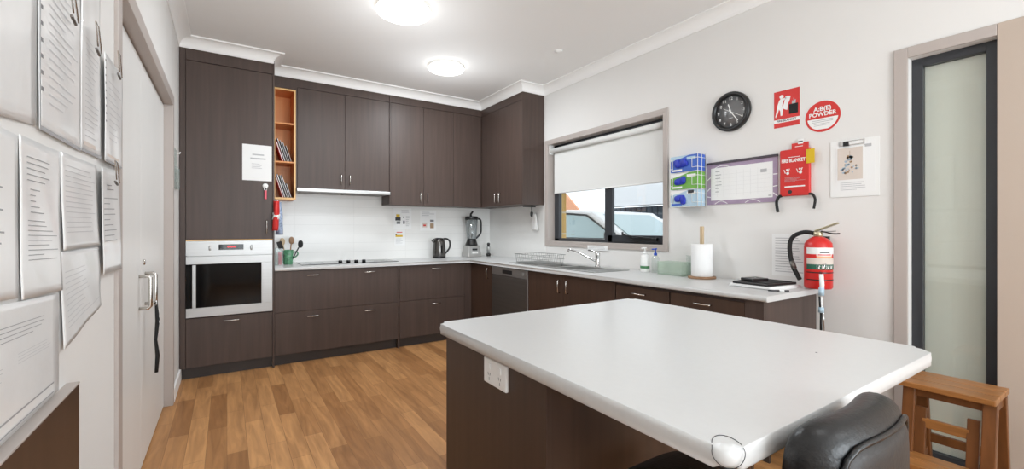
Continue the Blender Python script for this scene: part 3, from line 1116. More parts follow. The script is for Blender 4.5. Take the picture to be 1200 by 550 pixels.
f.rect(0, 0, .130, .078, 'white', 0, .010)
op = o.build('power_outlet', t, bevel=.003)
op['label'] = 'white double power outlet'
for xo in (.034, .096):
    o = B('white')
    f = Face(o, (0.678, 1.198, 0.772), (0, -1, 0), (0, 0, 1))
    f.rect(xo - .009, .046, xo + .009, .066, 'white', 0, .004)
    o.build('switch', op, bevel=.001)
    o = B('ink')
    f = Face(o, (0.678, 1.198, 0.772), (0, -1, 0), (0, 0, 1))
    f.line(xo - .007, .036, xo - .004, .027, .002, 'ink', 0, .0006)
    f.line(xo + .007, .036, xo + .004, .027, .002, 'ink', 0, .0006)
    f.line(xo, .022, xo, .012, .002, 'ink', 0, .0006)
    o.build('socket', op)


def rounded_poly(x0, x1, y0, y1, rr, n=8):
    pts = []
    for (cx, cy, a0, r) in ((x1 - rr[0], y1 - rr[0], 0, rr[0]), (x0 + rr[1], y1 - rr[1], PI / 2, rr[1]),
                            (x0 + rr[2], y0 + rr[2], PI, rr[2]), (x1 - rr[3], y0 + rr[3], 1.5 * PI, rr[3])):
        for k in range(n + 1):
            a = a0 + PI / 2 * k / n
            pts.append((cx + r * math.cos(a), cy + r * math.sin(a)))
    return pts


t = thing('island_benchtop', 'white rectangular island benchtop in the foreground', 'benchtop', (1.19, .95, .862))
P = rounded_poly(IX0, IX1, IY0, IY1, (.026, .026, .032, .048))
b = B('bench').prism([(x, y, 0.862) for x, y in P], (0, 0, BT - 0.862))
b.bm.edges.ensure_lookup_table()
sel = [e for e in b.bm.edges if abs(e.verts[0].co.z - e.verts[1].co.z) < 1e-6]
bmesh.ops.bevel(b.bm, geom=sel, offset=0.0165, segments=5, profile=0.5, affect='EDGES')
for fc in b.bm.faces:
    if abs(fc.normal.z) < .999:
        fc.smooth = True
b.build('top', t)
# thin joint ring of the corner cap
cxy = Vector((IX0, IY0, 0)) + Vector((.0088, .0088, 0))
ring = []
for k in range(36):
    a = 2 * PI * k / 36
    q = Vector((1, -1, 0)).normalized() * .034 * math.cos(a) + Vector((0, 0, .019)) * math.sin(a)
    ring.append(q)
b = B('inkdark')
dg_in = Vector((1, 1, 0)).normalized()
pts = []
for k in range(40):
    a = 2 * PI * k / 40
    s_, zz = .025 * math.cos(a), .5 + .5 * math.sin(a)
    # walk over the rounded corner: sideways s_, up zz, then inward over the top
    side = Vector((1, -1, 0)).normalized() * s_
    ins = .012 + s_ * s_ * 11 + max(0, zz - .62) * .12
    z = .868 + min(1, zz / .72) * .0325
    pts.append((IX0 + ins * .707 + side.x, IY0 + ins * .707 + side.y, z))
b.tube(pts, .0007, 5, closed=True)
b.build('corner_cap_joint', t)
B('ink').lathe([(.001, .0006), (.003, .0006), (.003, 0)], (1.40, .56, BT), 12).build('screw_dot', t)

# ------------------------------------------------------------------ bar stool tucked under the island
t = thing('bar_stool', 'black leather bar stool pushed in under the island benchtop', 'stool', (0, 0, 0))
B('leather').cushion((0, .245, .604), .178, .25, .085, 5, 14, plane='xy', pinch=8).build('seat', t)
b = B('leather').cushion((0, 0, .745), .170, .195, .082, 6.0, 26, bend=.030, pinch=13)
bk = b.build('backrest', t)
b = B('leatherback').cushion((0, -.024, .742), .145, .170, .048, 6.0, 20, bend=.0219, pinch=16)
b.build('back_panel', bk)
pts = []
for k in range(48):
    a = 2 * PI * k / 48
    n_ = 6.0
    ca, sa = math.cos(a), math.sin(a)
    e = (abs(ca) ** n_ + abs(sa) ** n_) ** (1 / n_)
    x, z = ca / e * .147, sa / e * .172
    pts.append((x, -.0405 + .030 * (x / .178) ** 2, .742 + z))
B('leather').tube(pts, .0045, 7, closed=True).build('piping', bk)
for sx in (-1, 1):
    B('stooldark').beam((sx * .165, .03, .575), (sx * .195, -.03, 0), .036, .036, (0, 1, 0)).build('leg', t, bevel=.004)
    B('stooldark').beam((sx * .165, .40, .575), (sx * .195, .45, 0), .036, .036, (0, 1, 0)).build('leg', t, bevel=.004)
    B('blackmatte').beam((sx * .18, 0.03, .50), (sx * .185, .005, .66), .03, .014, (0, 1, 0)).build('back_bracket', t)
b = B('stooldark')
b.beam((-.18, .425, .22), (.18, .425, .22), .03, .03)
b.beam((-.18, .0, .22), (.18, .0, .22), .03, .03)
b.beam((-.185, 0, .3), (-.185, .425, .3), .03, .03)
b.beam((.185, 0, .3), (.185, .425, .3), .03, .03)
b.build('foot_rail', t, bevel=.003)
t.location = (0.924, 0.300, 0)

# ------------------------------------------------------------------ wooden step stool
t = thing('step_stool', 'brown timber two-step stool by the tall narrow window', 'step stool', (2.62, .53, 0))
b = B('stoolwood')
for k in range(3):
    x0 = 2.505 + k * .085
    b.box(x0, x0 + .0835, .385, .685, .556, .580)
tp = b.build('top_step', t, bevel=.004)
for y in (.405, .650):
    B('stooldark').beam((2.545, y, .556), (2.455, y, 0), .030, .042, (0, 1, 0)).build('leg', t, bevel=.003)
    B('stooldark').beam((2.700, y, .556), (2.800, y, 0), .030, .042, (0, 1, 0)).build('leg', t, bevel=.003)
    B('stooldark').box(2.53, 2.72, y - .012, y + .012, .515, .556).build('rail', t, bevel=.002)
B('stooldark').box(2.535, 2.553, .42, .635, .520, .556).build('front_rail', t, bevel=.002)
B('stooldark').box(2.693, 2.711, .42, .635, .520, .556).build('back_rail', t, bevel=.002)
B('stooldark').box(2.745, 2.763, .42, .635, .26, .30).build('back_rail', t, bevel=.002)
# inner frame with the lower step
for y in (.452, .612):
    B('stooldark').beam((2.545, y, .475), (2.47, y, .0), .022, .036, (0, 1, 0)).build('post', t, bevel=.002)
B('stoolwood').box(2.525, 2.543, .463, .605, .392, .432).build('cross_rail', t, bevel=.002)
b = B('stoolwood')
b.box(2.355, 2.430, .42, .645, .262, .284)
b.box(2.432, 2.51, .42, .645, .262, .284)
b.build('lower_step', t, bevel=.003)
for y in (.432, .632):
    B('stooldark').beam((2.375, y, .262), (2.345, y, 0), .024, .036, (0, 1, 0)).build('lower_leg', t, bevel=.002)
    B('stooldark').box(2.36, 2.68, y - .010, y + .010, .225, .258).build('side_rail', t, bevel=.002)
B('stooldark').box(2.36, 2.376, .442, .622, .215, .258).build('lower_front_rail', t, bevel=.002)

# ------------------------------------------------------------------ ceiling lamps
for (x, y, r, fac, lab) in ((1.055, 3.02, .192, 1.0, 'round white ceiling light nearer the viewer'),
                       (1.775, 3.87, .172, 1.0, 'round white ceiling light nearer the corner cabinets'),
                       (0.9, 0.3, .19, .12, 'added unseen fill ceiling light above the viewer'),
                       (1.9, -1.4, .19, .35, 'added unseen fill ceiling light at the back of the room')):  # last two lamps are added out of view as fill light
    t = thing('ceiling_light', lab, 'ceiling light', (x, y, ZC - .05), 'round ceiling lights')
    B('white').lathe([(r * .97, ZC - .0005), (r * .97, ZC - .022), (r * .90, ZC - .022), (r * .9, ZC - .0005)], (x, y, 0), 48, caps=False).build('base_ring', t)
    B('lampwhite').lathe([(r * .965, ZC - .022), (r, ZC - .030), (r * .98, ZC - .040), (r * .88, ZC - .048), (r * .5, ZC - .054), (.001, ZC - .055)],
                         (x, y, 0), 48).build('diffuser', t)
    lp = area('ceiling_lamp_light', (x, y, ZC - .062), (0, 0, 0), r * 1.9, r * 1.9, LAMP_W * fac, (0.89, 0.95, 1.0), 'DISK')
    lp.parent = t
    pd = bpy.data.lights.new('ceiling_fill_point', 'POINT')  # unseen point light added in mid-air below each lamp to brighten the ceiling
    pd.energy = LAMP_W * .46 * fac
    pd.shadow_soft_size = r * .8
    pd.color = (0.89, 0.95, 1.0)
    po = bpy.data.objects.new('ceiling_fill_point', pd)
    COL.objects.link(po)
    po.parent = t
    po.location = Vector((x, y, ZC - .50)) - OFF[t.name]
    lp.location = Vector((x, y, ZC - .062)) - OFF[t.name]
b = B('white').lathe([(.001, ZC - .014), (.022, ZC - .014), (.035, ZC - .006), (.038, ZC - .0003), (.001, ZC - .0003)], (2.46, 3.0, 0), 24)
tag(b.build('ceiling_sensor'), 'small round white sensor on the ceiling', 'sensor')

# ------------------------------------------------------------------ on the back bench
t = thing('kettle', 'dark steel electric kettle on the back bench', 'kettle', (2.17, 4.93, BT))
kx, ky = 2.165, 4.93
B('black').lathe([(.001, 0), (.078, 0), (.080, .012), (.072, .018), (.001, .018)], (kx, ky, BT + .0003)).build('base', t)
B('kettle').lathe([(.001, .018), (.078, .018), (.080, .03), (.078, .10), (.070, .19), (.064, .222), (.058, .232), (.001, .236)], (kx, ky, BT)).build('body', t)
B('black').lathe([(.060, .226), (.056, .240), (.03, .247), (.001, .248)], (kx, ky, BT)).build('lid', t)
B('black').tube([(kx + .055, ky - .01, BT + .235), (kx + .10, ky - .015, BT + .232), (kx + .132, ky - .02, BT + .20), (kx + .132, ky - .02, BT + .13),
                 (kx + .10, ky - .015, BT + .08), (kx + .072, ky - .01, BT + .05)], .011, 10, sub=4).build('handle', t)
B('kettle').beam((kx - .062, ky, BT + .20), (kx - .085, ky, BT + .225), .04, .03, (0, 1, 0)).build('spout', t, bevel=.006)
B('blackglass').box(kx - .008, kx + .008, ky - .0815, ky - .07, BT + .06, BT + .16).build('water_gauge', t)

bx, by = 2.622, 4.95
t = thing('blender', 'tall kitchen blender with clear jug and black lid', 'blender', (bx, by, BT))
b = B('steel')
b.hexa([(bx - .095, by - .10, BT), (bx + .095, by - .10, BT), (bx + .095, by + .10, BT), (bx - .095, by + .10, BT),
        (bx - .078, by - .075, BT + .145), (bx + .078, by - .075, BT + .145), (bx + .078, by + .08, BT + .145), (bx - .078, by + .08, BT + .145)])
bb = b.build('motor_base', t, bevel=.008)
b = B('steel_light')
b.hexa([(bx - .06, by - .098, BT + .035), (bx + .06, by - .098, BT + .035), (bx + .06, by - .09, BT + .035), (bx - .06, by - .09, BT + .035),
        (bx - .052, by - .084, BT + .115), (bx + .052, by - .084, BT + .115), (bx + .052, by - .075, BT + .115), (bx - .052, by - .075, BT + .115)])
for k in range(3):
    b.box(bx - .04 + k * .028, bx - .018 + k * .028, by - .1005, by - .09, BT + .045, BT + .062, 'white')
b.box(bx - .035, bx + .035, by - .094, by - .088, BT + .085, BT + .108, 'black')
b.build('button_panel', bb)
B('black').lathe([(.001, .145), (.078, .145), (.078, .16), (.062, .205), (.058, .23), (.001, .23)], (bx, by, BT)).build('jug_collar', t)
B('jar').lathe([(.056, .230), (.062, .28), (.080, .475), (.076, .475), (.058, .28), (.052, .232)], (bx, by, BT), caps=False).build('jug', t)
B('black').lathe([(.001, .475), (.084, .475), (.086, .49), (.080, .515), (.05, .518), (.001, .518)], (bx, by, BT)).build('lid', t)
B('black').tube([(bx - .01, by, BT + .515), (bx - .01, by, BT + .545), (bx + .015, by, BT + .575), (bx + .022, by, BT + .58)], [.016, .014, .012, .009], 10).build('lid_lever', t)
B('black').tube([(bx + .075, by - .01, BT + .49), (bx + .12, by - .02, BT + .47), (bx + .128, by - .02, BT + .38), (bx + .12, by - .02, BT + .30),
                 (bx + .06, by - .01, BT + .235)], .012, 10, sub=4).build('handle', t)
B('kettle').cyl((bx, by, BT + .23), (bx, by, BT + .44), .009).build('blade_shaft', t)
for k, z in enumerate((.27, .33, .40)):
    a = k * 1.1
    B('steel').beam((bx - .04 * math.cos(a), by - .04 * math.sin(a), BT + z), (bx + .04 * math.cos(a), by + .04 * math.sin(a), BT + z + .015), .012, .003).build('blade', t)

gx, gy = 2.86, 4.93
t = thing('pepper_grinder', 'small steel and black grinder in the bench corner', 'grinder', (gx, gy, BT))
B('black').lathe([(.001, 0), (.028, 0), (.030, .02), (.026, .035), (.001, .035)], (gx, gy, BT + .0003)).build('base', t)
B('steel_light').lathe([(.001, .035), (.022, .035), (.024, .11), (.022, .125), (.001, .125)], (gx, gy, BT)).build('body', t)
B('black').lathe([(.001, .125), (.020, .125), (.014, .138), (.020, .15), (.019, .168), (.008, .176), (.001, .177)], (gx, gy, BT)).build('cap', t)

# utensil mug and clear container beside the tall cabinet
ux, uy = 0.510, 4.86
t = thing('utensil_mug', 'green patterned mug full of kitchen utensils', 'mug', (ux, uy, BT))
B('mug').lathe([(.001, 0), (.040, 0), (.043, .01), (.050, .145), (.046, .145), (.040, .012), (.001, .012)], (ux, uy, BT + .0003)).build('cup', t)
B('mug').tube([(ux + .046, uy - .01, BT + .12), (ux + .078, uy - .015, BT + .125), (ux + .085, uy - .015, BT + .095), (ux + .045, uy - .01, BT + .06)], .007, 8, sub=4).build('handle', t)
UT = [('timber', -.012, .01, -.03, .02, .27, 'spoon', 'pale wooden spoon standing in the green mug'),
      ('basewood', .012, .012, .02, .025, .285, 'spoon', 'brown wooden spoon standing tallest in the green mug'),
      ('blackmatte', .018, -.012, .075, -.03, .24, 'ladle', 'black ladle leaning right in the green mug'),
      ('black', -.018, -.012, -.045, -.02, .22, 'spatula', 'black spatula leaning left in the green mug')]
for m, ax_, ay_, dx, dyy, h, nm, lab in UT:
    r = thing(nm, lab, nm, (ux + ax_, uy + ay_, BT + .013), 'utensils in the green mug')
    p0 = Vector((ux + ax_, uy + ay_, BT + .0135))
    p1 = Vector((ux + ax_ + dx, uy + ay_ + dyy, BT + h * .72))
    B(m).tube([p0, p1], [.005, .006], 8).build('shaft', r)
    b = B(m)
    d = (p1 - p0).normalized()
    c = p1 + d * .033
    if nm == 'spatula':
        b.beam(p1 - d * .005, p1 + d * .075, .045, .006, (0, 1, 0))
    else:
        b.cushion((c.x, c.y, c.z), .024, .038, .018, 2.2, 8)
    b.build('head', r)
t = thing('clear_container', 'clear plastic container with a pink insert beside the green mug', 'container', (.425, 4.80, BT))
b = B('clear')
for q in ((.392, .458, 4.748, 4.751), (.392, .458, 4.829, 4.832), (.392, .395, 4.751, 4.829), (.455, .458, 4.751, 4.829)):
    b.box(*q, BT + .003, BT + .165)
b.box(.392, .458, 4.748, 4.832, BT + .0003, BT + .003)
b.build('box', t)
B('pink').box(.416, .446, 4.77, 4.79, BT + .0032, BT + .13).build('pink_insert', t, bevel=.004)

# cloths and mitt hanging on the side of the tall cabinet
t = thing('hook_rail', 'small white hook rail on the side of the tall cabinet', 'hook rail', (.365, 4.60, 1.50))
B('white').box(.3602, .366, 4.48, 4.62, 1.49, 1.52).build('rail', t, bevel=.002)
for y, yy in ((4.485, 4.44), (4.56, 4.56)):
    B('white').tube([(.366, y, 1.50), (.380, yy, 1.495), (.384, yy, 1.515)], .0035, 7).build('hook', t)


def hang(m, y0, y1, zt, zb, x, amp, seed, th=.012):
    rd = random.Random(seed)
    b = B(m)
    R = []
    n = 10
    for k in range(n + 1):
        f = k / n
        z = zt + (zb - zt) * f
        w = (.35 + .65 * min(1, f * 2.2)) * (y1 - y0) / 2
        c = (y0 + y1) / 2 + .006 * math.sin(f * 5 + seed)
        ring = []
        for j in range(12):
            a = 2 * PI * j / 12
            ring.append((x + th * (1 + .4 * math.sin(3 * a + f * 4)) * math.cos(a) + amp * f, c + w * math.sin(a), z))
        R.append(ring)
    return b.rings(R, m)


tag(hang('cloth', 4.52, 4.60, 1.505, 1.20, .392, .014, 2, .026).build('tea_towel'), 'blue floral tea towel hanging on the side of the tall cabinet', 'towel')
t = thing('oven_mitt', 'red and white oven mitt hanging beside the tea towel', 'oven mitt', (.37, 4.46, 1.25))
hang('redcloth', 4.388, 4.462, 1.505, 1.24, .372, -.010, 3, .020).build('mitt', t)
hang('white', 4.386, 4.464, 1.40, 1.34, .368, -.002, 3, .024).build('cuff', t)
# notice, hook with pink tag on the tall cabinet door
b = B('paper')
f = Face(b, (.112, YF - .0003, 1.683), **BW)
f.rect(0, 0, .226, .318, 'paper', 0, .0008)
f.rect(.075, .225, .165, .236, 'inklight', .0008, .0012)
f.rect(.060, .190, .178, .202, 'inklight', .0008, .0012)
f.lines(.07, .17, .155, .105, 4, 'inklight', .0008, .3, 3)
tag(b.build('notice'), 'white notice sheet stuck on the tall cabinet door', 'notice')
t = thing('hook', 'white adhesive hook on the tall cabinet door', 'hook', (.288, YF, 1.62))
B('white').lathe([(.001, -.008), (.018, -.008), (.022, -.004), (.022, -.0003)], (.288, YF, 1.64), 20, axis='y').build('hook_plate', t)
B('white').tube([(.288, YF - .008, 1.635), (.288, YF - .020, 1.622), (.288, YF - .026, 1.632)], .004, 8).build('hook_arm', t)
t = thing('bottle_opener', 'pink bottle opener hanging from the white hook', 'opener', (.29, YF - .02, 1.53))
B('pink').box(.279, .297, YF - .026, YF - .018, 1.520, 1.60).build('grip', t, bevel=.004)
B('chrome').tube([(.288 + .011 * math.cos(a * PI / 6), YF - .022, 1.612 + .013 * math.sin(a * PI / 6)) for a in range(12)], .003, 7, closed=True).build('ring', t)

# laminated instruction sheets on the splashback
SB = YB - .0083
b = B('paper')
f = Face(b, (1.655, SB, 1.085), **BW)
f.rect(0, .17, .22, .42, 'paper', 0, .0008)
f.rect(.02, .27, .085, .31, 'inkdark', .0008, .0012)
f.rect(.03, .31, .075, .345, 'yellow', .0008, .0012)
f.rect(.035, .23, .080, .262, 'ink', .0008, .0012)
f.rect(.115, .23, .135, .27, 'inkdark', .0008, .0012)
f.rect(.115, .30, .13, .32, 'ink', .0008, .0012)
f.lines(.095, .20, .40, .36, 3, 'inklight', .0008, .3, 5)
f.lines(.15, .20, .33, .20, 7, 'inklight', .0008, .3, 6)
tag(b.build('instruction_sheet'), 'instruction sheet with a dark appliance picture left of the kettle', 'sheet')
b = B('paper')
f = Face(b, (1.665, SB, 1.06), **BW)
f.rect(0, 0, .13, .185, 'paper', 0, .0008)
f.rect(.025, .150, .095, .160, 'redsign', .0008, .0012)
f.rect(.012, .10, .10, .122, 'yellow', .0008, .0012)
f.rect(.012, .122, .028, .135, 'inkdark', .0008, .0012)
f.lines(.015, .12, .085, .02, 5, 'inklight', .0008, .3, 7)
tag(b.build('instruction_sheet'), 'small sheet with a yellow stripe below the appliance picture', 'sheet')
b = B('paper')
f = Face(b, (1.985, SB, 1.235), **BW)
f.rect(0, 0, .21, .25, 'paper', 0, .0008)
f.rect(.03, .04, .09, .10, 'cardtan', .0008, .0012)
f.rect(.04, .055, .075, .075, 'redcloth', .0012, .0016)
f.rect(.13, .11, .18, .135, 'ink', .0008, .0012)
f.rect(.13, .03, .18, .09, 'cardbrown', .0008, .0012)
f.lines(.02, .19, .235, .16, 4, 'inklight', .0008, .3, 8)
tag(b.build('instruction_sheet'), 'instruction sheet with pink pictures above the kettle', 'sheet')

# hanging bag under the corner wall cabinet
t = thing('hanging_bag', 'pale plastic bag on a black hook under the corner wall cabinet', 'bag', (2.93, 4.08, 1.3))
b = B('black').beam((2.85, 4.12, 1.516), (2.955, 4.02, 1.512), .02, .014)
b.cyl((2.93, 4.06, 1.512), (2.93, 4.06, 1.44), .006)
b.cushion((2.93, 4.06, 1.425), .02, .03, .02, 2.5, 8)
b.build('hook', t)
hang('white', 3.97, 4.09, 1.43, 1.24, 2.945, .006, 5, .012).build('bag', t)

# ------------------------------------------------------------------ on the window bench
# wire dish rack on the drainer
t = thing('dish_rack', 'white wire dish rack on the sink drainer', 'dish rack', (2.65, 3.56, BT))
rx0, rx1, ry0, ry1 = 2.50, 2.84, 3.36, 3.77
rz = BT + .0115
b = B('wire')
for z, e in ((rz + .003, .015), (rz + .045, .008), (rz + .085, 0)):
    b.tube([(rx0 + e, ry0 + e, z), (rx1 - e, ry0 + e, z), (rx1 - e, ry1 - e, z), (rx0 + e, ry1 - e, z)], .0032, 6, closed=True)
b.build('rim_wires', t)
b = B('wire')
for k in range(12):
    y = ry0 + .02 + (ry1 - ry0 - .04) * k / 11
    b.tube([(rx0, y, rz + .085), (rx0 + .015, y, rz + .003), (rx1 - .015, y, rz + .003), (rx1, y, rz + .085)], .0020, 5)
for k in range(9):
    x = rx0 + .02 + (rx1 - rx0 - .04) * k / 8
    b.tube([(x, ry0, rz + .085), (x, ry0 + .015, rz + .003), (x, ry1 - .015, rz + .003), (x, ry1, rz + .085)], .0020, 5)
b.build('basket_wires', t)


def pump_bottle(x, y, body, pump, lab, r=.034, h=.13, label_m=None):
    t = thing('pump_bottle', lab, 'bottle', (x, y, BT))
    B(body).lathe([(.001, 0), (r * .95, 0), (r, .006), (r, h * .82), (r * .8, h * .94), (r * .42, h), (.001, h)], (x, y, BT + .0003)).build('bottle', t)
    B(pump).lathe([(r * .44, h), (r * .46, h + .018), (r * .2, h + .022), (r * .14, h + .05), (.001, h + .05)], (x, y, BT)).build('collar', t)
    B(pump).beam((x + .008, y - .008, BT + h + .054), (x - .03, y + .012, BT + h + .05), .014, .010).build('pump_head', t, bevel=.003)
    if label_m:
        B(label_m).lathe([(r + .0006, .03), (r + .0012, .031), (r + .0012, .05), (r + .0006, .051)], (x, y, BT), caps=False).build('label_band', t)
    return t


pump_bottle(2.875, 2.395, 'white', 'white', 'white pump soap bottle on the bench near the sink', .036, .145, 'greenlabel')
pump_bottle(2.885, 2.298, 'clear', 'blue_pump', 'clear pump bottle with a blue top beside the white one', .030, .140)
t = thing('plastic_container', 'clear green tinted plastic tub left of the paper towel', 'container', (2.88, 2.10, BT))
b = B('cleargreen')
cx0, cx1, cy0, cy1 = 2.81, 2.95, 2.00, 2.22
for q in ((cx0, cx0 + .003, cy0, cy1), (cx1 - .003, cx1, cy0, cy1), (cx0 + .003, cx1 - .003, cy0, cy0 + .003), (cx0 + .003, cx1 - .003, cy1 - .003, cy1)):
    b.box(*q, BT + .003, BT + .10)
b.box(cx0, cx1, cy0, cy1, BT + .0003, BT + .003)
b.build('tub', t)
b = B('cleargreen').box(cx0 + .004, cx1 - .004, cy0 + .004, cy1 - .004, BT + .003, BT + .008)
b.build('tub_base', t)
t = thing('acrylic_stand', 'clear upright acrylic stand between the tub and the paper towel', 'stand', (2.94, 1.98, BT))
B('clear').box(2.960, 2.963, 1.94, 2.07, BT + .0003, BT + .15).box(2.954, 2.960, 1.94, 2.07, BT + .0003, BT + .004).build('stand_sheet', t)

# paper towel
tx, ty = 2.845, 1.862
t = thing('towel_holder', 'wooden upright paper towel holder on the bench', 'holder', (tx, ty, BT))
B('basewood').lathe([(.001, 0), (.092, 0), (.095, .006), (.092, .015), (.001, .015)], (tx, ty, BT + .0003), 36).build('base', t)
B('timber').box(tx - .011, tx + .011, ty - .011, ty + .011, BT + .015, BT + .372).build('post', t, bevel=.003)
t = thing('paper_towel_roll', 'white paper towel roll on the wooden holder', 'paper towel', (tx, ty, BT + .016))
B('roll').lathe([(.021, .0165), (.071, .0165), (.072, .018), (.072, .243), (.071, .245), (.021, .245), (.021, .0165)], (tx, ty, BT), 40, caps=False).build('roll', t)

# stack of papers and devices at the bench end
b = B('paper')
b.prism([(2.60, 1.255, BT + .0003), (2.90, 1.235, BT + .0003), (2.92, 1.50, BT + .0003), (2.62, 1.53, BT + .0003)], (0, 0, .006))
b.prism([(2.59, 1.27, BT + .0065), (2.89, 1.24, BT + .0065), (2.915, 1.49, BT + .0065), (2.61, 1.52, BT + .0065)], (0, 0, .012))
tag(b.build('paper_stack'), 'stack of white papers under the black tablet case', 'papers')
t = thing('tablet_case', 'black tablet case lying on the papers by the extinguisher', 'case', (2.76, 1.39, BT + .019))
B('black').prism([(2.60, 1.285, BT + .019), (2.875, 1.255, BT + .019), (2.895, 1.49, BT + .019), (2.615, 1.505, BT + .019)], (0, 0, .014)).build('case', t, bevel=.004)
B('blackmatte').prism([(2.62, 1.30, BT + .033), (2.86, 1.275, BT + .033), (2.875, 1.47, BT + .033), (2.63, 1.485, BT + .033)], (0, 0, .003)).build('cover_flap', t)
t = thing('phone_case', 'small black phone pouch on top of the tablet case', 'phone', (2.72, 1.44, BT + .036))
B('black').prism([(2.64, 1.395, BT + .0362), (2.76, 1.36, BT + .0362), (2.80, 1.46, BT + .0362), (2.67, 1.485, BT + .0362)], (0, 0, .016)).build('pouch', t, bevel=.004)
B('chrome').lathe([(.001, .003), (.005, .003), (.006, 0)], (2.70, 1.41, BT + .052), 12).build('stud', t)
t = thing('pen', 'black and white pen lying on the bench by the papers', 'pen', (2.60, 1.23, BT))
B('black').cyl((2.555, 1.262, BT + .0045), (2.60, 1.225, BT + .0045), .004, n=10).build('barrel', t)
B('white').cyl((2.60, 1.225, BT + .0045), (2.62, 1.208, BT + .0045), .004, n=10).build('middle', t)
B('black').cyl((2.62, 1.208, BT + .0045), (2.64, 1.192, BT + .0045), .0042, n=10).build('cap', t)

# ------------------------------------------------------------------ fire extinguisher
ex, ey, ez = 2.878, 1.142, .908
t = thing('fire_extinguisher', 'red fire extinguisher at the end of the window bench', 'fire extinguisher', (ex, ey, ez))
R_ = .070
body = B('red').lathe([(.001, 0), (R_ * .92, 0), (R_, .010), (R_, .238), (R_ * .95, .262), (R_ * .70, .285), (.03, .297), (.022, .300), (.001, .300)], (ex, ey, ez), 36).build('cylinder', t)
b = B('white')
# wrap-round label facing the room (towards -x,-y)
A0, A1 = math.radians(150), math.radians(318)
arc = [A0 + (A1 - A0) * k / 24 for k in range(25)]


def band(b, z0, z1, m, a0, a1, dr=.0008, n=20):
    rr = []
    for z in (z0, z1):
        rr.append([(ex + (R_ + dr) * math.cos(a0 + (a1 - a0) * k / n), ey + (R_ + dr) * math.sin(a0 + (a1 - a0) * k / n), ez + z) for k in range(n + 1)])
    b.rings(rr, m, closed=False, caps=False)


band(b, .200, .238, 'white', A0, A1)
band(b, .185, .225, 'white', math.radians(195), math.radians(262), .0014)
band(b, .178, .190, 'orangeboard', math.radians(195), math.radians(262), .0018)
band(b, .194, .200, 'redsign', math.radians(200), math.radians(256), .0018)
band(b, .207, .212, 'inkdark', math.radians(208), math.radians(248), .0018)
band(b, .135, .178, 'cardtan', A0, A1, .0008)
band(b, .112, .142, 'teal', A0, A1, .0012)
for k in range(4):
    a = math.radians(196 + k * 19)
    band(b, .117, .137, 'white', a, a + math.radians(2), .0018, 2)
    band(b, .119, .128 + .004 * (k % 2), 'white', a + math.radians(6), a + math.radians(11), .0018, 4)
    band(b, .130, .136, 'white', a + math.radians(8), a + math.radians(13), .0018, 4)
for z in (.092, .05):
    band(b, z, z + .006, 'black', A0, A1, .0012)
b.build('label', body, recalc=False)
B('brass').lathe([(.020, .298), (.024, .302), (.024, .325), (.018, .330), (.001, .330)], (ex, ey, ez), 20).build('valve', t)
B('brass').beam((ex + .01, ey + .02, ez + .332), (ex - .02, ey - .105, ez + .378), .020, .010).build('squeeze_lever', t, bevel=.002)
B('steel').beam((ex + .01, ey + .02, ez + .325), (ex - .015, ey - .09, ez + .332), .018, .006).build('carry_handle', t, bevel=.002)
B('black').tube([(ex - .015, ey - .02, ez + .332), (ex - .02, ey - .075, ez + .318), (ex - .025, ey - .115, ez + .318)], .004, 8, sub=4).build('pin_tie', t)
B('blackmatte').tube([(ex, ey + .02, ez + .318), (ex - .012, ey + .07, ez + .325), (ex - .02, ey + .128, ez + .295), (ex - .02, ey + .145, ez + .23),
                      (ex - .02, ey + .13, ez + .13), (ex - .025, ey + .10, ez + .07), (ex - .03, ey + .085, ez + .045)], .0125, 12, sub=5).build('hose', t)
B('dwsteel').cyl((ex - .02, ey + .134, ez + .15), (ex - .022, ey + .118, ez + .105), .0145).build('hose_clip', t)
B('chrome').tube([(ex - R_ * .72 + .0 + .012 * math.cos(a * PI / 6), ey - R_ * .78 - .002, ez + .13 + .016 * math.sin(a * PI / 6)) for a in range(12)], .0022, 6, closed=True).build('tag_ring', t)
B('blackmatte').box(ex + .07, XR - .0005, ey - .02, ey + .02, ez + .15, ez + .30).build('wall_bracket', t)
# wand hanging in front
wx_, wy_ = 2.775, 1.088
t = thing('hand_wand', 'white handled black wand hanging from the extinguisher', 'wand', (wx_, wy_, .66))
B('white').tube([(wx_ + .004, wy_, 1.000), (wx_ + .006, wy_ - .003, .94), (wx_ + .004, wy_, .875)], [.011, .012, .009], 10).build('handle', t)
B('paleblue').cyl((wx_ + .005, wy_ - .001, .925), (wx_ + .004, wy_, .880), .0135).build('blue_tape', t)
B('paleblue').cyl((wx_ + .003, wy_, .815), (wx_ + .003, wy_, .785), .0135).build('blue_tape', t)
B('white').cyl((wx_ + .004, wy_, .875), (wx_ + .003, wy_, .79), .006).build('white_shaft', t)
B('blackmatte').tube([(wx_ + .003, wy_, .79), (wx_, wy_, .66)], .0065, 8).cyl((wx_ - .008, wy_ + .004, .875), (wx_ + .0, wy_ + .002, .79), .005).build('rod', t)
B('chrome').tube([(wx_ + .012, wy_ - .008, .81), (wx_ + .016, wy_ - .01, .67)], .0025, 6).build('wire', t)
B('black').tube([(wx_ + .004, wy_ + .0, 1.0), (wx_ + .015, wy_ + .012, 1.01), (2.83, 1.10, 1.003)], .002, 6).build('string', t)

# ------------------------------------------------------------------ right wall: notices and signs
X0 = XR - .0003


def wallface(b, ytop_left, z0):
    """origin at lower-left corner as seen from the room"""
    return Face(b, (X0, ytop_left, z0), **RW)


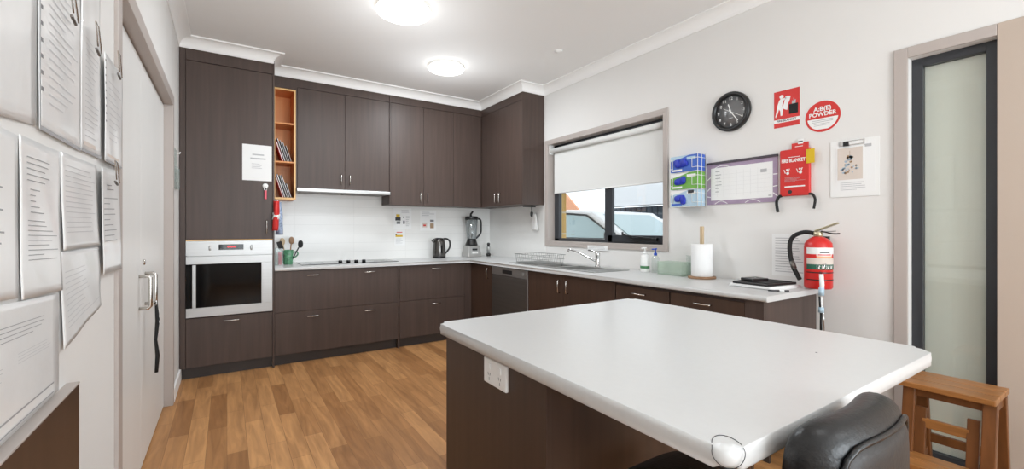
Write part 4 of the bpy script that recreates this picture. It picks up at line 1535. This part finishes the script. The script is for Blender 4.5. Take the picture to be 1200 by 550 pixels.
# clock
t = thing('wall_clock', 'round black wall clock with white numerals', 'clock', (XR, 1.719, 2.08))
cy, cz, cr = 1.719, 2.079, .138
B('black').lathe([(cr * .80, -.014), (cr * .84, -.030), (cr * .93, -.034), (cr, -.024), (cr * 1.0, -.0005), (cr * .8, -.0005)], (XR, cy, cz), 56, axis='x', caps=False).build('rim', t)
b = B('clockface').lathe([(.001, -.012), (cr * .82, -.012), (cr * .82, -.001), (.001, -.001)], (XR, cy, cz), 48, axis='x')
f = Face(b, (XR - .012, cy, cz), **RW)
for k in range(1, 13):
    a = PI / 2 - k * PI / 6
    f.text(str(k), cr * .665 * math.cos(a), cr * .665 * math.sin(a), .030, 'white', .0008)
f.rect(-.016, -.046, .016, -.042, 'inklight', 0.0, .0006)
b.build('dial', t)
for nm, ang, l, bk_, w, h in (('hour_hand', 342, .058, .012, .007, .002), ('minute_hand', 144, .088, .02, .006, .0035), ('second_hand', 120, .09, .06, .0022, .005)):
    b = B('white')
    f = Face(b, (XR - .012, cy, cz), **RW)
    a = PI / 2 - math.radians(ang)
    f.line(-bk_ * math.cos(a), -bk_ * math.sin(a), l * math.cos(a), l * math.sin(a), w, 'white', h, h + .001)
    b.build(nm, t)

# fire blanket sign
b = B('redsign')
f = wallface(b, 1.435, 1.905)
f.rect(0, 0, .151, .234, 'redsign', 0, .0012)
f.rect(0, .030, .151, .052, 'white', .0012, .0016)
f.text('FIRE BLANKET', .0755, .041, .0185, 'inkdark', .002, wid=.98, bold=.02)
f.disc(.046, .196, .0125, 'white', .0012, .002, 18)
f.poly([(.030, .170), (.040, .184), (.052, .182), (.075, .188), (.075, .180), (.056, .170), (.050, .140), (.054, .110), (.050, .075), (.040, .075),
        (.038, .105), (.030, .120), (.024, .095), (.010, .066), (.008, .075), (.016, .110), (.020, .140)], 'white', .0012, .002)
f.poly([(.070, .196), (.100, .190), (.094, .165), (.086, .150), (.080, .105), (.064, .112), (.050, .122), (.060, .150)], 'white', .0012, .002)
f.rect(.090, .076, .142, .138, 'blackmatte', .0012, .002)
f.poly([(.106, .138), (.110, .160), (.117, .152), (.116, .175), (.124, .158), (.130, .162), (.128, .138)], 'inklight', .0012, .002)
tag(b.build('fire_blanket_sign'), 'red and white FIRE BLANKET pictogram sign on the wall', 'sign')

# ABE powder sign
b = B('redsign')
f = Face(b, (X0, 1.160, 1.926), **RW)
r_ = .094
f.disc(0, 0, r_, 'white', 0, .0008, 48)
f.disc(0, 0, r_ * .985, 'redsign', .0008, .0012, 48)
f.disc(0, 0, r_ * .86, 'white', .0012, .0016, 30, PI + .12, 2 * PI - .12)
f.disc(0, -.002, r_ * .90, 'redsign', .0016, .0018, 10, 1.5 * PI - .52, 1.5 * PI + .52)
f.text('A:B(E)', 0, .046, .036, 'white', .0022, bold=.03)
f.text('POWDER', 0, .014, .034, 'white', .0022, bold=.03)
f.lines(-.055, .055, -.016, -.036, 2, 'inklight', .0018, .3, 2, .9)
f.lines(-.045, .045, -.038, -.056, 2, 'inklight', .0018, .3, 4, .9)
tag(b.build('extinguisher_sign'), 'round red A:B(E) POWDER sign on the wall', 'sign')

# fire blanket pouch
t = thing('fire_blanket', 'red FIRE BLANKET pouch with black straps on the wall', 'fire blanket', (XR, 1.30, 1.46))
b = B('redcloth')
f = wallface(b, 1.390, 1.460)
f.rect(0, 0, .172, .292, 'redcloth', .002, .026)
b.build('pouch', t, bevel=.008, seg=3)
b = B('white')
f = Face(b, (XR - .0268, 1.390, 1.460), **RW)
f.text('FIRE BLANKET', .080, .220, .029, 'white', .0, wid=.74, bold=.035)
f.lines(.05, .12, .246, .238, 1, 'white', 0, .4, 2)
for cx2, cy2 in ((.045, .155), (.118, .155)):
    f.line(cx2 - .018, cy2 + .012, cx2 - .010, cy2 - .012, .004, 'white', 0, .0006)
    f.line(cx2 + .014, cy2 + .016, cx2 + .006, cy2 - .006, .004, 'white', 0, .0006)
    f.disc(cx2, cy2 + .010, .006, 'white', 0, .0006, 12)
    f.disc(cx2 + .004, cy2 - .012, .009, 'white', 0, .0006, 12)
f.lines(.03, .155, .118, .085, 5, 'inklight', 0, .22, 9)
f.lines(.03, .150, .066, .050, 1, 'white', 0, .5, 9, .95)
f.disc(.062, .025, .012, 'inkdark', 0, .001, 14)
b.build('pouch_print', t)
b = B('redsign')
f = wallface(b, 1.325, 1.752)
f.rect(0, 0, .095, .036, 'redsign', .008, .012)
f.rect(.036, .028, .066, .058, 'white', .008, .0125)
f.rect(.038, .040, .064, .046, 'inkdark', .0125, .013)
f.lines(.02, .08, .02, .008, 1, 'white', .012, .3, 9)
b.build('top_tag', t)
b = B('yellow')
f = wallface(b, 1.236, 1.652)
f.rect(0, 0, .046, .086, 'yellow', .027, .030)
b.build('yellow_tag', t, bevel=.001)
B('blackmatte').tube([(XR - .02, 1.378, 1.466), (XR - .02, 1.400, 1.455), (XR - .022, 1.410, 1.42), (XR - .022, 1.402, 1.36)], .0095, 8, sub=4).build('strap', t)
B('blackmatte').tube([(XR - .02, 1.225, 1.468), (XR - .02, 1.205, 1.462), (XR - .022, 1.190, 1.43), (XR - .022, 1.198, 1.375)], .0075, 8, sub=4).build('strap', t)

# clipboard with card
t = thing('clipboard', 'white clipboard with papers and a beige picture card', 'clipboard', (XR, 1.0, 1.44))
b = B('white')
f = wallface(b, 1.117, 1.437)
f.rect(0, 0, .230, .325, 'white', .001, .004)
b.build('board', t)
b = B('paper')
f = wallface(b, 1.117, 1.437)
f.rect(.018, .022, .212, .308, 'paper', .004, .0050)
f.lines(.05, .195, .095, .035, 6, 'inklight', .005, .25, 3)
f.rect(.160, .275, .195, .290, 'inklight', .005, .0055)
b.build('sheet', t)
b = B('paper')
f = wallface(b, 1.117, 1.437)
f.rect(.030, .085, .165, .285, 'paper', .006, .007)
f.rect(.036, .098, .156, .280, 'cardtan', .007, .0075)
rd = random.Random(4)
for k in range(46):
    y = rd.uniform(.135, .235)
    w = .046 * (1 - (y - .135) / .11) + .004
    f.disc(.096 + rd.uniform(-w, w), y, rd.uniform(.003, .007), 'cardblue' if rd.random() < .65 else 'cardbrown', .0075, .008, 9)
f.line(.096, .235, .096, .262, .0018, 'cardbrown', .0075, .008)
b.build('picture_card', t)
b = B('chrome')
f = wallface(b, 1.117, 1.437)
f.rect(.045, .292, .165, .320, 'chrome', .005, .009)
f.rect(.053, .298, .157, .314, 'white', .009, .0095)
f.rect(.066, .290, .092, .314, 'black', .009, .016)
b.build('clip', t)

# wall planner
t = thing('wall_planner', 'purple bordered white planner board on the wall', 'planner', (XR, 1.66, 1.43))
b = B('purple')
f = wallface(b, 1.903, 1.430)
f.rect(0, 0, .493, .292, 'purple', .0, .006)
f.rect(.030, .030, .462, .265, 'paper', .006, .0066)
for k in range(1, 9):
    f.rect(.030 + .048 * k, .055, .0308 + .048 * k, .235, 'inkf', .0066, .0069)
for k in range(1, 7):
    f.rect(.035, .045 + .028 * k, .455, .0456 + .028 * k, 'inkf', .0066, .0069)
f.lines(.065, .125, .250, .080, 7, 'inkp', .0068, .2, 3, .4)
f.rect(.385, .200, .425, .222, 'inklight', .0068, .0072)
f.rect(.435, .040, .455, .047, 'inklight', .0068, .0072)
for (xa, wv) in ((.06, .05), (.28, .055)):
    P2 = [(xa + wv * 1.9 * q / 8, .004 + .020 * math.sin(PI * q / 8)) for q in range(9)]
    for p, q in zip(P2[:-1], P2[1:]):
        f.line(*p, *q, .004, 'white', .0066, .0072)
P2 = [(.05 + .13 * q / 8, .260 + .018 * math.sin(PI * q / 8)) for q in range(9)]
for p, q in zip(P2[:-1], P2[1:]):
    f.line(*p, *q, .004, 'white', .0066, .0074)
for (ya, yb_) in ((.18, .20), (.10, .125), (.06, .055)):
    f.line(.0, ya, .028, yb_, .006, 'white', .006, .0066)
    f.line(.464, ya, .493, yb_ - .02, .006, 'white', .006, .0066)
b.build('board', t)
b = B('darkpurple')
f = wallface(b, 1.905, 1.722)
f.rect(0, 0, .497, .016, 'darkpurple', 0, .014)
b.build('top_rail', t, bevel=.002)

# glove boxes in a white wire rack
gx0, gx1, gy0, gy1 = 2.873, 2.974, 1.916, 2.150
for k, (m, band_m, lab) in enumerate((('paleblue', 'white', 'pale blue glove box at the bottom of the wire rack'),
                                      ('green', 'green', 'green glove box in the middle of the wire rack'),
                                      ('blue', 'paleblue', 'blue glove box at the top of the wire rack'))):
    z0 = 1.424 + k * .130
    t = thing('glove_box', lab, 'glove box', ((gx0 + gx1) / 2, (gy0 + gy1) / 2, z0), 'glove boxes in the wire rack')
    b = B(m).box(gx0 + .003, gx1 - .004, gy0 + .003, gy1 - .003, z0, z0 + .122)
    f = Face(b, (gx0 + .003, gy1 - .003, z0), **RW)
    f.poly([(.0, .122), (.0, .085), (.08, .10), (.16, .122)], band_m if band_m != m else 'white', 0, .0006)
    f.rect(.012, .008, .10, .022, 'white' if k != 0 else 'blue', 0, .0006)
    f.rect(.140, .088, .215, .108, 'white' if k != 2 else 'paleblue', 0, .0006)
    if k == 0:
        f.rect(.150, .095, .20, .118, 'inkdark', .0006, .001)
    b.build('carton', t, bevel=.001)
    gb = B('glove')
    rd = random.Random(k + 3)
    yc = gy1 - (.085 + .012 * rd.random())
    zc = z0 + (.06 if k else .062)
    gb.cushion((gx0 + .001, yc, zc), .010, .026, .080, 2.6, 8)
    gb.cushion((gx0 - .002, yc + .022, zc - .004), .014, .024, .045, 2.4, 8)
    gb.cushion((gx0 - .002, yc - .028, zc + (-.02 if k == 0 else .008)), .013, .03, .04, 2.4, 8)
    if k == 2:
        gb.cushion((gx0 - .001, yc + .03, zc + .012), .012, .026, .05, 2.4, 8)
        gb.cushion((gx0 - .001, yc - .042, zc + .0), .012, .020, .04, 2.4, 8)
    gb.build('glove', t)
t = thing('glove_rack', 'white wire rack holding three glove boxes on the wall', 'rack', (2.93, 2.03, 1.42))
b = B('white')
for k in range(3):
    z = 1.4215 + k * .130
    for zz in (z + .0, z + .030, z + .098):
        b.tube([(gx1 + .003, gy1 + .002, zz), (gx0 - .0, gy1 + .002, zz), (gx0 - .0, gy1 - .024, zz)], .0022, 6)
        b.tube([(gx1 + .003, gy0 - .002, zz), (gx0 - .0, gy0 - .002, zz), (gx0 - .0, gy0 + .045, zz)], .0022, 6)
    b.tube([(gx0, gy1 - .024, z + .030), (gx0, gy1 - .024, z + .098)], .0022, 6)
    b.tube([(gx0, gy0 + .045, z + .030), (gx0, gy0 + .045, z + .098)], .0022, 6)
    b.tube([(gx0 + .0, gy0, z - .002), (gx0 + .0, gy1, z - .002)], .0022, 6)
for y in (gy0 - .002, gy1 + .002):
    for x in (gx0, gx0 + .05, gx1 + .003):
        b.tube([(x, y, 1.418), (x, y, 1.815)], .0022, 6)
b.build('wire_frame', t)

# printed notice behind the extinguisher and label under the window
b = B('paper')
f = wallface(b, 1.448, .952)
f.rect(0, 0, .215, .268, 'paper', 0, .0008)
f.lines(.02, .20, .25, .02, 14, 'inklight', .0008, .28, 11, .55)
tag(b.build('printed_notice'), 'printed text notice on the wall behind the extinguisher hose', 'notice')
b = B('paper')
f = Face(b, (XR - .0123, 3.175, 1.048), **RW)
f.rect(0, 0, .27, .046, 'paper', 0, .0012)
f.lines(.02, .25, .040, .006, 3, 'inklight', .0012, .28, 12, .8)
tag(b.build('label_strip'), 'white printed label strip on the sill below the window', 'label')

# ------------------------------------------------------------------ left wall: taped papers
rdp = random.Random(21)


def sheet(name, label, q, m, lines=(), amp=.003, seed=1, holes=None, x=XL + .0035, marks=(), cat='paper', curl=0.0, border=None, group='papers taped on the left wall'):
    """q = four corners (y, z): top-left, top-right, bottom-right, bottom-left"""
    rd = random.Random(seed)
    ph = [rd.uniform(0, 6) for _ in range(4)]

    def P(s, t, h=0.0):
        top = Vector(q[0]).lerp(Vector(q[1]), s)
        bot = Vector(q[3]).lerp(Vector(q[2]), s)
        p = top.lerp(bot, t)
        w = .26 * amp * (1 + .5 * math.sin(5 * s + ph[0]) + .5 * math.sin(4 * t + 3 * s + ph[1])) + curl * .35 * t ** 3 +   .12 * amp * math.sin(11 * s - 7 * t + ph[2])
        return Vector((x + max(0, w) + h, p.x, p.y))
    b = B(m)
    N = 18
    G = {}
    for side in (0, 1):
        for i in range(N + 1):
            for j in range(N + 1):
                G[side, i, j] = b.bm.verts.new(P(i / N, j / N, .0004 if side else -.0004))
    for side in (0, 1):
        for i in range(N):
            for j in range(N):
                v = [G[side, i, j], G[side, i + 1, j], G[side, i + 1, j + 1], G[side, i, j + 1]]
                fc = b.bm.faces.new(v)
                fc.smooth = True
    for i in range(N):
        for e in ((i, 0, i + 1, 0), (i, N, i + 1, N), (0, i, 0, i + 1), (N, i, N, i + 1)):
            b.bm.faces.new((G[0, e[0], e[1]], G[0, e[2], e[3]], G[1, e[2], e[3]], G[1, e[0], e[1]]))

    def strip(s0, s1, t0, t1, mm, h=.0012):
        i = b._mi(mm)
        K = 6
        vs_ = [[b.bm.verts.new(P(s0 + (s1 - s0) * k / K, t, h)) for t in (t0, t1)] for k in range(K + 1)]
        for k in range(K):
            b.bm.faces.new((vs_[k][0], vs_[k + 1][0], vs_[k + 1][1], vs_[k][1])).material_index = i
    for (s0, s1, t0, t1, n, mm, mw) in lines:
        dt = (t1 - t0) / n
        for k in range(n):
            e = s0 + (s1 - s0) * rd.uniform(mw, 1)
            strip(s0, e, t0 + dt * (k + .36), t0 + dt * (k + .52), mm)
    for mk in marks:
        strip(*mk)
    return tag(b.build(name), label, cat, group)


sheet('plastic_sleeve', 'large pale plastic sleeve at the top left corner of the wall', [(.62, 2.02), (1.281, 2.02), (1.279, 1.462), (.62, 1.40)], 'sleeve2', amp=.004, seed=2,
      lines=[(.1, .9, .1, .5, 8, 'inkf', .6)])
holes = [(.03, .075, .06 + .06 * k, .075 + .06 * k, 'ink') for k in range(14)]
sheet('plastic_sleeve', 'clear punched sleeve with a bulldog clip, largest of the upper row', [(1.284, 2.03), (1.588, 2.03), (1.588, 1.457), (1.282, 1.457)], 'sleeve2', amp=.004, seed=3, x=XL + .0045,
      lines=[(.2, .95, .15, .9, 22, 'inkf', .4)], marks=[(.0, .018, .0, 1.0, 'inkp'), (.0, 1, .985, 1.0, 'inkp')] + holes)
holes = [(.02, .06, .06 + .07 * k, .075 + .07 * k, 'ink') for k in range(13)]
sheet('plastic_sleeve', 'clear punched sleeve in the upper row, second from the door', [(1.592, 2.02), (1.806, 2.02), (1.810, 1.466), (1.592, 1.460)], 'sleeve', amp=.005, seed=4, x=XL + .004,
      lines=[(.2, .9, .42, .93, 18, 'inkf', .5)], marks=[(0, 1, .985, 1, 'inkp'), (.1, .7, .945, .965, 'cardtan')])
sheet('plastic_sleeve', 'clear punched sleeve in the upper row beside the white door', [(1.812, 1.80), (2.075, 1.80), (2.066, 1.466), (1.812, 1.462)], 'sleeve', amp=.004, seed=5, x=XL + .014,
      lines=[(.2, .9, .2, .8, 10, 'inkf', .5)], marks=[(0, 1, .98, 1, 'inkp'), (.1, .8, .92, .945, 'cardtan')] + holes[:9])
sheet('printed_sheet', 'printed sheet at the left edge of the middle row', [(.86, 1.43), (1.178, 1.424), (1.186, 1.122), (.86, 1.14)], 'sleeve', amp=.003, seed=6,
      lines=[(.05, .9, .12, .9, 12, 'inkp', .4)])
sheet('printed_sheet', 'printed sheet with small bullet text in the middle row', [(1.183, 1.428), (1.421, 1.430), (1.428, 1.108), (1.191, 1.117)], 'sleeve', amp=.004, seed=7, curl=.008,
      lines=[(.15, .85, .10, .28, 5, 'inkp', .6), (.22, .6, .30, .48, 5, 'inkp', .3), (.15, .9, .5, .78, 9, 'inkp', .5)])
sheet('printed_sheet', 'faintly printed sheet in the middle row with lifted lower edge', [(1.424, 1.432), (1.760, 1.440), (1.790, 1.203), (1.432, 1.201)], 'sleeve', amp=.005, seed=8, curl=.012,
      lines=[(.08, .92, .10, .85, 14, 'inkf', .8)])
sheet('printed_sheet', 'narrow clipped sheet in the middle row beside the white door', [(1.764, 1.436), (2.010, 1.453), (2.060, 1.110), (1.794, 1.113)], 'sleeve', amp=.004, seed=9, x=XL + .014,
      lines=[(.25, .75, .14, .22, 2, 'ink', .6), (.1, .9, .26, .72, 9, 'inkp', .35)])
sheet('plastic_sleeve', 'wide creased sleeve in the bottom row above the dark panel', [(.62, 1.148), (1.412, 1.102), (1.409, .880), (.62, .880)], 'sleeve2', amp=.005, seed=10,
      lines=[(.50, .9, .16, .30, 4, 'inkp', .7), (.45, .62, .36, .6, 8, 'inkf', .7), (.7, .95, .4, .5, 4, 'inkf', .7)],
      marks=[(.05, .95, .86, .875, 'inkp'), (.05, .95, .955, .965, 'inkp')])
sheet('plastic_sleeve', 'creased sleeve with torn lower edge in the bottom row', [(1.424, 1.198), (1.782, 1.196), (1.80, 1.02), (1.436, .965)], 'sleeve2', amp=.007, seed=11, curl=.01,
      lines=[(.1, .7, .2, .8, 10, 'inkf', .6)], marks=[(.1, .95, .82, .83, 'inkf')])


def bulldog(y, z, lab, slope=-.25, x=XL + .016):
    t = thing('bulldog_clip', lab, 'clip', (x, y, z), 'bulldog clips on the papers')
    B('dwsteel').beam((x, y - .008, z - .012), (x, y + .030, z - .020), .007, .006, (1, 0, 0)).build('jaw', t, bevel=.002)
    B('nickel').tube([(x + .004, y - .010, z - .006), (x + .007, y - .050, z + .05), (x + .007, y - .018, z + .046), (x + .004, y + .032, z - .014)], .0018, 6).build('wire_handle', t)


bulldog(1.45, 1.772, 'bulldog clip nearest the viewer on the upper row of sleeves', x=XL + .020)
bulldog(1.675, 1.772, 'middle bulldog clip on the upper row of sleeves', x=XL + .022)
bulldog(1.915, 1.775, 'bulldog clip nearest the white door on the upper sleeves', x=XL + .030)
bulldog(1.86, 1.415, 'bulldog clip holding the narrow sheet in the middle row', x=XL + .032)

# lanyard on the door handle
lx, ly = XL + .008, 3.045
t = thing('lanyard', 'black lanyard hanging from the white door handle', 'lanyard', (lx, ly, .45))
B('blackmatte').tube([(lx - .004, ly + .015, .862), (lx, ly, .835), (lx + .004, ly + .01, .75), (lx - .002, ly - .005, .65), (lx + .004, ly + .012, .56), (lx, ly, .47)],
                     [.006, .007, .010, .007, .010, .008], 8).build('strap', t)
b = B('white')
for z in (.80, .77, .74, .71, .68):
    b.box(lx + .012, lx + .0135, ly - .004, ly + .012, z, z + .012)
b.build('strap_print', t)
B('chrome').tube([(lx + .003 * math.cos(a), ly + .012 * math.cos(a * PI / 6), .85 + .014 * math.sin(a * PI / 6)) for a in range(12)], .0022, 6, closed=True).build('ring', t)

# key holder on the wall by the tall cabinet
ky0 = 4.10
t = thing('key_holder', 'clear plastic wall pocket with keys beside the tall cabinet', 'key holder', (XL, 4.2, 1.56))
b = B('clear').box(XL + .0003, XL + .004, 4.06, 4.26, 1.56, 1.86)
b.box(XL + .004, XL + .022, 4.06, 4.063, 1.56, 1.72)
b.box(XL + .004, XL + .022, 4.257, 4.26, 1.56, 1.72)
b.box(XL + .019, XL + .022, 4.063, 4.257, 1.56, 1.72)
b.box(XL + .004, XL + .022, 4.063, 4.257, 1.56, 1.563)
b.build('pocket', t)
B('white').tube([(XL + .004, 4.16, 1.83), (XL + .028, 4.16, 1.825), (XL + .032, 4.16, 1.84)], .004, 8).build('hook', t)
B('chrome').box(XL + .006, XL + .009, 4.10, 4.125, 1.567, 1.63).box(XL + .010, XL + .013, 4.12, 4.14, 1.567, 1.62).build('keys', t, bevel=.001)
